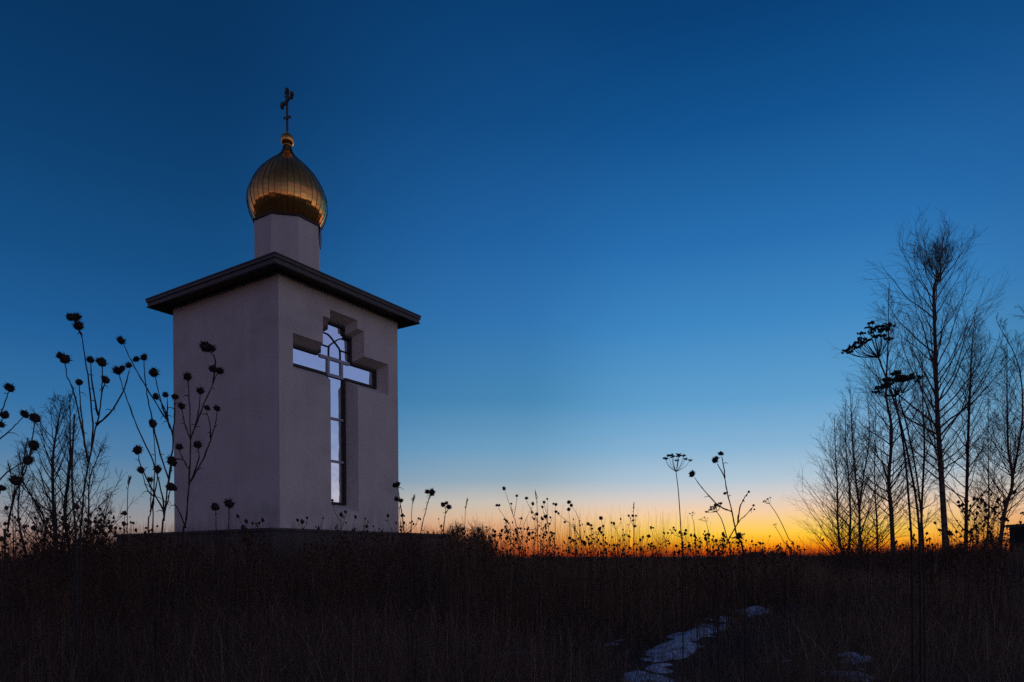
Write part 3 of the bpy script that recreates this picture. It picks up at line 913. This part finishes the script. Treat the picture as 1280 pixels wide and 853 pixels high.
# hand placed sprigs in the row against the sunset
SPR = [
    ('forked dry weed at the left start of the sunset row with three high heads', [[(652, 700), (646, 660), (640, 640), (635, 625), (631, 614)], [(641, 642), (639, 632)], [(643, 645), (645, 632), (646, 622)]], [(630, 611, 2.6), (639, 630, 2), (646, 620, 2.2)]),
    ('dry weed bending left with two small heads below the forked one', [[(655, 700), (648, 672), (636, 655), (623, 635)]], [(621, 632, 1.8), (624, 632, 1.9)]),
    ('bushy dry weed with a dense cluster of dark heads in mid row', [[(688, 700), (686, 665), (684, 646), (680, 630)], [(685, 655), (678, 636)], [(684, 648), (684, 626)], [(686, 660), (690, 648)]], [(680, 628, 2.3), (678, 634, 1.9), (684, 624, 2), (682, 646, 3), (678, 649, 2.2), (688, 647, 2), (687, 655, 1.8)]),
    ('dry weed with a tiny paired head on an upright stalk', [[(694, 700), (694, 665), (694, 633)]], [(692, 630, 1.9), (695, 631, 2.2), (695, 640, 2.2)]),
    ('long diagonal dry weed falling right across the row', [[(736, 700), (725, 672), (712, 655), (697, 642)]], [(706, 653, 1.8), (698, 642, 2.2), (712, 673, 2.4)]),
    ('curved dry weed with the largest oval head of the row', [[(726, 700), (725, 662), (722, 645), (714, 632)]], [(711, 628, 2.8), (714, 632, 2.2)]),
    ('dry weed with one drop shaped head beside the oval one', [[(712, 700), (712, 665), (711, 640)]], [(711, 637, 2.6)]),
    ('dry weed with a hooked pair of heads right of mid row', [[(741, 700), (740, 675), (738, 658)]], [(735, 655, 2.3), (739, 657, 2.2), (740, 661, 2.2)]),
    ('lone dry weed with one tall club head in the row gap', [[(755, 700), (754, 670), (752, 650)]], [(751, 648, 2.8), (754, 658, 1.7), (754, 669, 2.2)]),
    ('tall dry weed topped by four small round heads', [[(793, 700), (793, 665), (791, 648)], [(793, 662), (787, 647)], [(793, 660), (795, 647)]], [(791, 645, 2.3), (786, 645, 1.7), (795, 645, 1.7), (791, 651, 1.8), (794, 658, 1.7)]),
    ('dry weed crossing behind the bushy one with an oval top', [[(668, 700), (672, 655), (661, 632), (658, 626)], [(655, 660), (661, 642), (666, 633)]], [(658, 623, 2.6), (666, 630, 2.1), (671, 643, 2)]),
]
for lb, L, H in SPR:
    weed('dry_weed', lb, 'dry weed', 7.0, L, H, stem_r=.0035)

# the many small weeds of the row: prototypes, then copies
def weed_proto(seed, h=1.3):
    r = np.random.default_rng(seed)
    tb = Tubes(); mbk = MB()
    lean = r.normal(0, .06)
    def head(p, q):
        nb = 5
        vs, fc = [], []
        for i, t in enumerate((.2, 1.0, 1.9, 2.9)):
            for k in range(nb):
                a = 2 * math.pi * k / nb
                w = q * (1 + r.normal(0, .18))
                vs.append(p + w * np.array([math.sin(t) * math.cos(a), math.sin(t) * math.sin(a), .95 * math.cos(t)]))
        for i in range(3):
            for k in range(nb): fc.append((i * nb + k, i * nb + (k + 1) % nb, (i + 1) * nb + (k + 1) % nb, (i + 1) * nb + k))
        mbk.add(vs, fc + [(4, 3, 2, 1, 0), (15, 16, 17, 18, 19)])
    main = catmull([(0, 0, -.05), (lean * .3 + r.normal(0, .015), r.normal(0, .02), h * .4), (lean * .6 + r.normal(0, .02), 0, h * .75), (lean, r.normal(0, .04), h)], 4)
    tb.add(main, np.linspace(.006, .0025, len(main)), 3)
    head(main[-1], .020 * (.7 + .6 * r.random()))
    nb = int(r.integers(3, 9))
    for i in range(nb):
        t = .42 + .55 * r.random()
        p = main[int(t * (len(main) - 1))]
        a = r.random() * 6.28; L = h * (.10 + .22 * r.random()) * (1.25 - t * .6)
        up = .55 + .5 * r.random()
        e = p + L * np.array([math.cos(a) * (1 - up * .4), math.sin(a) * (1 - up * .4), up])
        m = (p + e) / 2 + L * .12 * np.array([math.cos(a), math.sin(a), -.4])
        c = catmull([p, m, e], 3)
        tb.add(c, np.linspace(.0036, .002, len(c)), 3)
        head(e, .0155 * (.6 + .8 * r.random()))
        for _ in range(int(r.integers(0, 4))):
            s = c[int(r.integers(2, len(c)))] + r.normal(0, .022, 3); head(s, .0095 * (.6 + .8 * r.random()))
    for i in range(int(r.integers(2, 7))):             # shrivelled leaves on the lower stem
        t = .15 + .5 * r.random(); p = main[int(t * (len(main) - 1))]
        a = r.random() * 6.28; L = .04 + .06 * r.random(); w = np.array([math.cos(a), math.sin(a), -.5 + .5 * r.random()]); s = np.array([-math.sin(a), math.cos(a), .3]) * L * .22
        mbk.add([p, p + w * L * .5 + s, p + w * L, p + w * L * .5 - s], [(0, 1, 2, 3)])
    V, Q = tb.arrays()
    mbk.add(V, Q.tolist())
    return mbk
protos = []
def place_weeds(n, x0, x1, dlo, dhi, top, label, group, seed):
    r = np.random.default_rng(seed)
    for i in range(n):
        px = x0 + (x1 - x0) * r.random(); d = dlo + (dhi - dlo) * r.random()
        base = at(px, 690, d)
        if inside_plinth(base[0], base[1], .1): continue
        gz = float(terrain(base[0], base[1]))
        ty = top(px, r)
        need = at(px, ty, d)[2] - gz
        if need < .35: need = .35
        k = int(r.integers(0, len(PRO)))
        src = PRO[k]
        if src is None:
            continue
        o = bpy.data.objects.new('dry_weed', src)
        COL.objects.link(o)
        o.location = (float(base[0]), float(base[1]), gz)
        s = need / 1.3
        o.scale = (.55 + .45 * s, .55 + .45 * s, s)
        o.rotation_euler = (r.normal(0, .05), r.normal(0, .05), r.random() * 6.28)
        tag(o, label, 'dry weed', group)
PRO = []
for k in range(14):
    o = weed_proto(100 + k).build('dry_weed', M['weed'])
    PRO.append(o.data)
    bpy.data.objects.remove(o)
def lerp_env(tab):
    xs, lo = zip(*tab)
    def f(px, r):
        t = np.interp(px, xs, lo)
        return t + (697 - t) * r.random() ** .75
    return f
place_weeds(178, 505, 1000, 7.5, 13.5, lerp_env([(505, 648), (545, 640), (560, 655), (615, 668), (640, 648), (690, 644), (740, 655), (800, 650), (845, 655), (870, 664), (1000, 682)]),
            'thin brown dry weed with small heads in the sunset row', 'weeds standing in the sunset row', 21)
place_weeds(60, -8, 205, 5.0, 9.5, lerp_env([(-8, 640), (60, 640), (110, 640), (150, 645), (205, 655)]),
            'dark dry weed with small heads at the foot of the bare saplings', 'weeds below the saplings', 22)
place_weeds(26, 1180, 1262, 7.0, 11.0, lerp_env([(1180, 625), (1240, 618), (1262, 640)]),
            'dry weed with dark seed heads on the bank among the right hand birch trunks', 'weeds on the birch bank', 23)
place_weeds(36, 225, 500, 6.5, 10.0, lerp_env([(225, 645), (380, 638), (500, 640)]),
            'low dry weed showing its head against the chapel wall above the grass', 'weeds before the chapel', 24)
place_weeds(24, 1000, 1180, 8.0, 14.0, lerp_env([(1000, 678), (1180, 660)]),
            'dry weed with sparse heads below the birches at the sunset edge', 'weeds below the birches', 25)

# feathery grass plumes
def plume(label, d, px, top, base=700):
    p0 = at(px[0], base, d); root = np.array([p0[0], p0[1], float(terrain(p0[0], p0[1]))])
    o = empty('reed_grass', root); tag(o, label, 'grass stalk')
    cv = catmull([root, at(px[0], (base + top) / 2, d), at(px[1], top, d)], 6)
    tb = Tubes(); tb.add(cv, np.linspace(.003, .0012, len(cv)), 4); tb.build('stem', M['stem'], o, root)
    r = np.random.default_rng(int(px[0])); tb = Tubes()
    for k in range(22):
        t = .72 + .28 * r.random(); p = cv[min(len(cv) - 1, int(t * (len(cv) - 1)))] + r.normal(0, .002, 3)
        e = p + np.array([r.normal(0, .005), r.normal(0, .005), .012 + .02 * r.random()]); tb.add([p, (p + e) / 2, e], [.0012, .0016, .0006], 3)
    tb.build('plume', M['stem'], o, root)
plume('wispy grass plume above the left part of the sunset row', 5.5, (672, 669), 612)
plume('thin grass plume above the bare thicket', 5.5, (581, 585), 622)
plume('slim upright grass plume right of the row centre', 6.0, (792, 792), 628)
plume('feathery grass plume left of the chapel edge', 3.6, (159, 163), 595)
plume('short leaning grass plume by the chapel right corner', 4.5, (514, 519), 618)
plume('pale feathery grass plume at the far left between the burdocks', 3.6, (16, 9), 575)

# ------------------------------------------------------------------ bare trees
def tree(name, label, cat, d, line, wpx, crown0, spread, seed, nb=46, ang=(56, 22), sub=10, twig=6, mat_t='bark', mat_c='twig', forks=(), tip=.006, group=None, up=.45, tw=.0040, knobs=False):
    r = np.random.default_rng(seed)
    pts = [at(x, y, d) for x, y in line]
    gz = float(terrain(pts[0][0], pts[0][1]))
    root = np.array([pts[0][0], pts[0][1], gz])
    if pts[0][2] > gz: pts = [root - [0, 0, .05]] + pts
    else: pts[0] = root - [0, 0, .05]
    for p in pts[2:]: p[1] += r.normal(0, .12)
    o = empty(name, root); tag(o, label, cat, group)
    tr = Tubes(); cw = Tubes()
    r0 = .80 * wpx / FPX * d / 2
    axes = []
    cv = catmull(pts, 8); n = len(cv)
    tt = np.linspace(0, 1, n)
    rad = r0 * (1 - tt) ** .85 * np.where(tt < .06, 1.25 - 4 * tt, 1) + tip
    tr.add(cv, rad, 8)
    axes.append((cv, rad, crown0, 1.0))
    for fk in forks:
        fp = [at(x, y, d) for x, y in fk]
        j = int(np.argmin(np.linalg.norm(cv - fp[0], axis=1)))
        fp[0] = cv[j].copy()
        for i, p in enumerate(fp[1:]): p[1] += .25 * (i + 1) * r.normal(0, 1)
        fc = catmull(fp, 8); fr = rad[j] * .8 * (1 - np.linspace(0, 1, len(fc))) ** .85 + tip
        tr.add(fc, fr, 7)
        axes.append((fc, fr, .12, .7))
    H = cv[-1][2] - gz
    for (ax, ra, c0, sc) in axes:
        m = len(ax)
        nbr = int(nb * sc)
        for i in range(nbr):
            t = c0 + (1 - c0) * ((i + r.random()) / nbr) ** 1.25 * .965
            f = t * (m - 1); k = int(f)
            p = ax[k] + (ax[min(m - 1, k + 1)] - ax[k]) * (f - k)
            a = i * 2.399963 + r.normal(0, .4)
            th = math.radians(ang[0] + (ang[1] - ang[0]) * t + r.normal(0, 6))
            q = (t - c0) / (1 - c0)
            L = spread * (.55 + .5 * min(1, q / .22)) * (1 - .86 * q ** 1.05) * (.65 + .55 * r.random()) * (sc * .3 + .7)
            h = np.array([math.cos(a), math.sin(a), 0]); z = np.array([0, 0, 1.0])
            bp = [p]
            ns = 7; cur = p.copy(); tht = th
            for s in range(ns):
                dv = h * math.sin(tht) + z * math.cos(tht)
                cur = cur + dv * L / ns + r.normal(0, L * .012, 3)
                bp.append(cur.copy())
                tht *= (1 - up / ns)
            bp = np.array(bp)
            rb_ = max(tip * 1.1, min(ra[k] * .45, .004 + L * .009))
            cw.add(bp, np.linspace(rb_, tw * 1.05, ns + 1), 4)
            nsb = max(3, int(sub * (.5 + L / spread * .5)))
            for j in range(nsb):
                u = .16 + .80 * (j + r.random()) / nsb
                ff = u * ns; kk = min(ns - 1, int(ff)); sp = bp[kk] + (bp[kk + 1] - bp[kk]) * (ff - kk)
                dv = bp[kk + 1] - bp[kk]; dv /= np.linalg.norm(dv)
                side = np.cross(dv, r.normal(0, 1, 3)); side /= np.linalg.norm(side)
                al = math.radians(38 + r.normal(0, 9))
                sd = dv * math.cos(al) + side * math.sin(al); sd[2] += .08; sd /= np.linalg.norm(sd)
                Ls = L * .42 * (1.15 - u * .7) * (.6 + .7 * r.random())
                e1 = sp + sd * Ls * .5 + r.normal(0, Ls * .03, 3); e2 = e1 + (sd + np.array([0, 0, .15])) * Ls * .5 + r.normal(0, Ls * .05, 3)
                sb = np.array([sp, e1, e2])
                cw.add(sb, [tw * 1.15, tw, tw * .8], 3)
                for w in range(twig):
                    v_ = .15 + .85 * (w + r.random()) / twig
                    tp = sp + (e1 - sp) * v_ * 2 if v_ < .5 else e1 + (e2 - e1) * (v_ - .5) * 2
                    s2 = np.cross(sd, r.normal(0, 1, 3)); s2 /= np.linalg.norm(s2)
                    al2 = math.radians(35 + r.normal(0, 10)) if not knobs else math.radians(55)
                    td = sd * math.cos(al2) + s2 * math.sin(al2); td[2] += .08
                    Lt = min(.55, Ls * .55) * (.5 + .8 * r.random()) if not knobs else .05 + .07 * r.random()
                    m1 = tp + td * Lt * .5; m2 = m1 + (td + r.normal(0, .12, 3)) * Lt * .5
                    cw.add([tp, m1, m2], [tw * .8, tw * .72, tw * .55], 3)
    tr.build('trunk', M[mat_t], o, root)
    cw.build('crown', M[mat_c], o, root)
    return o

BG = 'bare birches at right'
tree('birch_tree', 'tallest bare birch, its thick straight trunk rising from the bank', 'tree', 26, [(1183, 697), (1177, 600), (1171, 520), (1170, 440), (1169, 360), (1173, 350), (1177, 316)], 8.5, .16, 4.2, 31, nb=88, sub=11, twig=7, group=BG)
tree('birch_tree', 'slim bare birch just right of the tallest birch', 'tree', 27, [(1207, 692), (1211, 600), (1213, 520), (1213, 480), (1216, 440), (1217, 400)], 5.5, .18, 3.1, 32, nb=60, group=BG)
tree('birch_tree', 'forked bare birch leaning right beside the dark shed', 'tree', 25, [(1249, 692), (1257, 640), (1264, 603), (1262, 560), (1259, 500), (1254, 432)], 6.5, .28, 2.8, 33, nb=52, forks=[[(1264, 603), (1274, 585), (1277, 520), (1284, 450), (1290, 380)]], group=BG)
tree('birch_tree', 'bare birch whose trunk stands behind the hogweed umbels', 'tree', 27, [(1117, 702), (1114, 640), (1111, 600), (1112, 540), (1113, 490), (1111, 430), (1112, 362)], 6.5, .14, 3.2, 34, nb=68, group=BG)
tree('birch_tree', 'thin bare birch between the hogweed stems and the tallest birch', 'tree', 28, [(1152, 702), (1152, 640), (1153, 560), (1155, 500), (1156, 440)], 4, .14, 2.2, 35, nb=48, group=BG)
tree('birch_tree', 'young bare birch left of the hogweeds with dense rising twigs', 'tree', 27, [(1074, 702), (1072, 640), (1068, 590), (1065, 545), (1062, 484)], 4.5, .08, 3.2, 36, nb=60, ang=(50, 20), sub=8, twig=5, tw=.0036, group=BG)
tree('birch_tree', 'bare birch sapling pressed against the young birch trunk', 'tree', 28, [(1079, 702), (1076, 650), (1078, 600), (1084, 550), (1086, 495)], 3.5, .12, 1.9, 37, nb=32, ang=(42, 18), sub=7, twig=5, tw=.0036, group=BG)
tree('birch_tree', 'leftmost bare birch with branches fanning out over the orange glow', 'tree', 29, [(1054, 702), (1050, 660), (1047, 610), (1045, 570), (1044, 518)], 4, .04, 3.5, 38, nb=66, ang=(62, 20), sub=8, twig=5, tw=.0036, group=BG)
tree('birch_tree', 'bare birch stem between the leftmost birch and the young one', 'tree', 29.5, [(1060, 702), (1063, 650), (1061, 600), (1058, 560), (1057, 505)], 3.2, .1, 2.4, 39, nb=34, ang=(48, 20), sub=7, twig=5, tw=.0036, group=BG)
tree('birch_tree', 'bare birch at the right picture edge with only side branches showing', 'tree', 24, [(1312, 700), (1308, 600), (1304, 500), (1298, 400), (1296, 310)], 7, .3, 2.4, 40, nb=40, group=BG)
tree('birch_tree', 'small bare birch in the gap between slim and forked birches', 'tree', 29, [(1232, 692), (1233, 640), (1236, 580), (1235, 490)], 3, .2, 1.7, 41, nb=38, group=BG)
tree('birch_tree', 'little bare birch between the young birch and the one behind hogweeds', 'tree', 30, [(1097, 702), (1096, 650), (1094, 600), (1093, 500)], 3, .1, 2.4, 42, nb=36, sub=7, tw=.0036, group=BG)

SG = 'bare saplings left of the chapel'
kw = dict(mat_t='shrub', mat_c='shrub', knobs=True, tip=.004, tw=.0026, up=.6)
tree('bare_sapling', 'tallest straight bare sapling with short ascending branches at left', 'sapling', 10.5, [(71, 700), (71, 640), (70, 580), (70, 540), (70, 497)], 6.5, .06, 1.1, 51, nb=58, ang=(44, 24), sub=5, twig=4, group=SG, **kw)
tree('bare_sapling', 'bare sapling twin close right of the tallest sapling', 'sapling', 10.8, [(88, 700), (86, 640), (86, 580), (88, 540), (88, 493)], 5.5, .06, 1.0, 52, nb=51, ang=(44, 24), sub=5, twig=4, group=SG, **kw)
tree('bare_sapling', 'bushy bare sapling spreading toward the chapel', 'sapling', 11, [(104, 700), (110, 650), (117, 600), (122, 560)], 3.5, .06, 1.25, 53, nb=49, ang=(50, 26), sub=5, twig=4, group=SG, **kw)
tree('bare_sapling', 'low bare sapling at the far left behind the leaning burdock', 'sapling', 10.5, [(34, 700), (30, 650), (27, 600), (26, 545)], 3, .08, .7, 54, nb=35, ang=(46, 24), sub=5, twig=4, group=SG, **kw)
tree('bare_sapling', 'short bare sapling between the low one and the tallest', 'sapling', 11, [(52, 700), (50, 650), (48, 600), (46, 560)], 3, .08, .75, 55, nb=39, ang=(46, 24), sub=5, twig=4, group=SG, **kw)
tree('bare_sapling', 'smallest bare sapling nearest to the chapel plinth', 'sapling', 11.5, [(128, 700), (133, 660), (138, 615)], 2.2, .1, .6, 56, nb=26, ang=(48, 26), sub=5, twig=4, group=SG, **kw)
# broken stick
bs = Tubes()
p_ = [at(96, 700, 5.0), at(90, 600, 5.0), at(93, 518, 5.0)]
g_ = float(terrain(p_[0][0], p_[0][1])); rt = np.array([p_[0][0], p_[0][1], g_])
cv_ = catmull([rt] + p_, 6); bs.add(cv_, np.linspace(.0075, .006, len(cv_)), 6)
tag(bs.build('dead_stalk', M['shrub'], None, rt), 'thick broken dead stalk without heads beside the sapling twin', 'dry weed')

# bare thicket right of the chapel
TG = 'bare bushes right of the chapel'
def bush(label, d, px, top, wid, seed, n=26):
    r = np.random.default_rng(seed)
    c = at(px, 700, d); gz = float(terrain(c[0], c[1])); root = np.array([c[0], c[1], gz])
    H = at(px, top, d)[2] - gz; W = wid / FPX * d / 2
    o = empty('bare_bush', root); tag(o, label, 'bush', TG)
    st = Tubes(); tw_ = Tubes()
    for i in range(n):
        a = r.random() * 6.28; q = math.sqrt(r.random())
        e = root + np.array([W * q * math.cos(a), W * q * math.sin(a), H * (1 - .35 * q * q) * (.75 + .25 * r.random())])
        b = root + np.array([W * .3 * q * math.cos(a), W * .3 * q * math.sin(a), -.05])
        cv = catmull([b, b * .45 + e * .55 + r.normal(0, H * .03, 3), e], 4)
        st.add(cv, np.linspace(.012, .004, len(cv)), 4)
        for j in range(16):
            t = .2 + .8 * r.random(); p = cv[int(t * (len(cv) - 1))]
            dv = r.normal(0, 1, 3); dv[2] = abs(dv[2]) + .6; dv /= np.linalg.norm(dv); L = H * (.10 + .16 * r.random())
            m = p + dv * L * .5; q2 = m + (dv + r.normal(0, .3, 3)) * L * .5
            tw_.add([p, m, q2], [.0045, .004, .003], 3)
            for k in range(3):
                dv2 = dv + r.normal(0, .6, 3); dv2 /= np.linalg.norm(dv2); s = p + (q2 - p) * r.random()
                tw_.add([s, s + dv2 * L * .25, s + dv2 * L * .5 + r.normal(0, .01, 3)], [.0036, .003, .0025], 3)
    st.build('branches', M['twig'], o, root); tw_.build('twigs', M['twig'], o, root)
bush('dense dark bare bush touching the chapel plinth on its right', 17.5, 572, 652, 44, 61, 40)
bush('rounded bare bush with a reddish sunset glow behind it', 19, 602, 650, 34, 62, 34)
bush('low thin bare bush at the left end of the thicket', 18, 548, 662, 36, 63, 26)
bush('small far bare bush just under the brightest glow', 34, 935, 688, 44, 64, 22)
bush('dark low bare bush at the foot of the leftmost birch', 30, 1020, 690, 34, 65, 30)
bush('low bare scrub on the bank beneath the slim birch', 22, 1200, 676, 50, 66, 26)
bush('low bare scrub on the bank beside the shed', 22, 1240, 668, 46, 67, 24)

# ------------------------------------------------------------------ shed at the right edge
sh0 = at(1262, 690, 29)
shz = float(terrain(sh0[0], sh0[1])) - .1
shed = empty('shed', (sh0[0], sh0[1], shz))
tag(shed, 'low dark flat roofed shed on the bank at the right picture edge', 'shed')
ht = at(1262, 660, 29)[2]
def abox(mb, x0, x1, y0, y1, z0, z1):
    mb.hexa([np.array(p) for p in ((x0, y0, z0), (x1, y0, z0), (x1, y1, z0), (x0, y1, z0), (x0, y0, z1), (x1, y0, z1), (x1, y1, z1), (x0, y1, z1))])
so = (sh0[0], sh0[1], shz)
sw = MB(); abox(sw, sh0[0], sh0[0] + 4.6, 26, 29, shz - .2, ht); sw.build('wall', M['shed'], shed, so)
sr = MB(); abox(sr, sh0[0] - .05, sh0[0] + 4.75, 25.85, 29.15, ht + .003, ht + .13); sr.build('roof', M['roof'], shed, so)

# ------------------------------------------------------------------ distant woods
def far_woods():
    r = np.random.default_rng(77)
    tb = Tubes()
    for i in range(760):
        az = -0.72 + 1.5 * r.random(); d = 225 + 70 * r.random()
        x, y = d * math.tan(az), d
        gz = float(terrain(x, y))
        bump = .5 + .5 * math.sin(az * 31) * math.sin(az * 13 + 1)
        H = 6.4 + .030 * (d - 230) * .4 + 1.5 * bump + 1.6 * r.random() + 2.6 * math.exp(-((az - .335) / .05) ** 2)
        W = H * .30
        tb.add([(x, y, gz - .5), (x, y, gz + H * .5), (x, y, gz + H * .95)], [.16, .12, .05], 3)
        for k in range(26):
            a = r.random() * 6.28; t = .15 + .7 * r.random()
            p = np.array([x, y, gz + H * t * .8]); e = p + np.array([W * math.cos(a), W * math.sin(a), H * (.15 + .3 * r.random())]) * (1.05 - t * .6)
            tb.add([p, (p + e) / 2 + r.normal(0, .1, 3), e], [.16, .13, .08], 3)
    o = tb.build('distant_woods', M['woods'])
    tag(o, 'low dark line of far bare woods along the horizon', 'woods', kind='stuff')
far_woods()

# ------------------------------------------------------------------ sky and light
def lin(c):
    return tuple(((v / 255) / 12.92 if v / 255 <= .04045 else ((v / 255 + .055) / 1.055) ** 2.4) for v in c)
SUN_AZ = math.radians(19.6)                             # right of the view direction
w = bpy.data.worlds.new('World'); S.world = w; w.use_nodes = True
nt = w.node_tree; N = nt.nodes; Lk = nt.links
bg = N['Background']
tc = N.new('ShaderNodeTexCoord')
sep = N.new('ShaderNodeSeparateXYZ'); Lk.new(tc.outputs['Generated'], sep.inputs[0])
flat = N.new('ShaderNodeCombineXYZ'); Lk.new(sep.outputs['X'], flat.inputs['X']); Lk.new(sep.outputs['Y'], flat.inputs['Y'])
nrm = N.new('ShaderNodeVectorMath'); nrm.operation = 'NORMALIZE'; Lk.new(flat.outputs[0], nrm.inputs[0])
dot = N.new('ShaderNodeVectorMath'); dot.operation = 'DOT_PRODUCT'; Lk.new(nrm.outputs[0], dot.inputs[0])
dot.inputs[1].default_value = (math.sin(SUN_AZ), math.cos(SUN_AZ), 0)
def el(y, az):                                          # picture row -> sine of elevation
    t = (YH - y) / FPX * math.cos(math.radians(az)); return t / math.sqrt(1 + t * t)
def ramp(stops):
    r = N.new('ShaderNodeValToRGB'); e = r.color_ramp.elements
    stops = sorted(stops)
    e[0].position = max(0, stops[0][0]); e[0].color = (*lin(stops[0][1]), 1)
    e[1].position = stops[-1][0]; e[1].color = (*lin(stops[-1][1]), 1)
    for p, c in stops[1:-1]:
        k = e.new(p); k.color = (*lin(c), 1)
    Lk.new(sep.outputs['Z'], r.inputs['Fac'])
    return r
Z9 = (1.0, (3, 26, 62))
A = ramp([(el(y, 19.6), c) for y, c in ((698, (190, 62, 8)), (690, (240, 104, 10)), (681, (255, 168, 24)), (669, (255, 204, 66)), (654, (251, 206, 125)), (640, (244, 206, 168)), (622, (215, 206, 200)), (600, (176, 197, 212)), (560, (134, 178, 210)), (500, (95, 158, 203)), (400, (61, 134, 192)), (300, (39, 110, 174)), (150, (16, 82, 142)), (0, (6, 62, 115)))] + [Z9])
B = ramp([(el(y, 0), c) for y, c in ((698, (180, 62, 14)), (688, (216, 100, 42)), (674, (226, 136, 76)), (659, (227, 168, 122)), (645, (224, 188, 154)), (628, (203, 193, 180)), (600, (146, 171, 188)), (560, (108, 158, 192)), (500, (70, 134, 178)), (400, (48, 115, 175)), (300, (32, 97, 160)), (150, (16, 75, 131)), (0, (8, 61, 112)))] + [Z9])
C_ = ramp([(el(y, 35), c) for y, c in ((696, (120, 70, 55)), (685, (160, 112, 98)), (668, (165, 132, 120)), (645, (150, 145, 147)), (600, (112, 140, 160)), (560, (80, 126, 166)), (500, (52, 112, 163)), (400, (31, 92, 149)), (300, (20, 78, 130)), (150, (11, 62, 109)), (0, (7, 52, 96)))] + [(1.0, (4, 28, 64))])
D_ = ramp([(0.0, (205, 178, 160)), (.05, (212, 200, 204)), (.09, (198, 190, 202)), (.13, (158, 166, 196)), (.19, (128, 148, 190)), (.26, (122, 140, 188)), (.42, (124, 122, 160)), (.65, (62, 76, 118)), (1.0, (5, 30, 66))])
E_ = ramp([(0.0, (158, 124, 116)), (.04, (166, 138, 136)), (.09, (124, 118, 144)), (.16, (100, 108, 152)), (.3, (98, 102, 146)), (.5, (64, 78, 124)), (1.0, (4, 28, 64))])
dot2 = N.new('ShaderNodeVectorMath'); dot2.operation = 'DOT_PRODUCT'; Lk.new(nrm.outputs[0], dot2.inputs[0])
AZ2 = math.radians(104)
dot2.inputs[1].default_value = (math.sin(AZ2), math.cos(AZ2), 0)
def mr(src, a, b):
    m = N.new('ShaderNodeMapRange'); m.interpolation_type = 'SMOOTHSTEP'; m.inputs['From Min'].default_value = a; m.inputs['From Max'].default_value = b
    Lk.new(src.outputs['Value'], m.inputs['Value']); return m
def mix(f, a, b):
    m = N.new('ShaderNodeMix'); m.data_type = 'RGBA'; Lk.new(f.outputs[0], m.inputs[0])
    Lk.new(a.outputs[2] if a.bl_idname == 'ShaderNodeMix' else a.outputs[0], m.inputs[6]); Lk.new(b.outputs[0], m.inputs[7]); return m
m1 = mix(mr(dot, -.2, .45), E_, C_)                      # behind the viewer (lifted to light the walls) to the far left of the glow
m2 = mix(mr(dot, .72, .97), m1, B)
m3 = mix(mr(dot, .945, 1.0), m2, A)
mBA = mix(mr(dot2, .42, .80), m3, D_)                    # paler lobe added out of frame at right, to light panes and walls
# a little of the physical twilight sky is added on top
sky = N.new('ShaderNodeTexSky'); sky.sky_type = 'NISHITA'; sky.sun_disc = False
sky.sun_elevation = math.radians(-3.0); sky.sun_rotation = SUN_AZ; sky.ozone_density = 3.0
add = N.new('ShaderNodeMix'); add.data_type = 'RGBA'; add.blend_type = 'ADD'; add.inputs[0].default_value = .05
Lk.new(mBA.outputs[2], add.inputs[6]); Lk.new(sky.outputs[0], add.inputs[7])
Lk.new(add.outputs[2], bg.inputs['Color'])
bg.inputs['Strength'].default_value = 1.0
w.cycles.sampling_method = 'MANUAL'; w.cycles.sample_map_resolution = 2048

sun = bpy.data.lights.new('sun', 'SUN'); sun.energy = 0.12; sun.angle = math.radians(6); sun.color = (1.0, .50, .20)
so_ = bpy.data.objects.new('sun', sun); COL.objects.link(so_)
sd_ = Vector((math.sin(SUN_AZ) * math.cos(.02), math.cos(SUN_AZ) * math.cos(.02), math.sin(.02)))
so_.rotation_euler = (-sd_).to_track_quat('-Z', 'Y').to_euler()

S.view_settings.view_transform = 'Standard'
S.view_settings.look = 'None'
S.view_settings.exposure = 0
S.view_settings.gamma = 1
S.render.engine = 'CYCLES'
S.cycles.max_bounces = 6
S.cycles.use_denoising = False
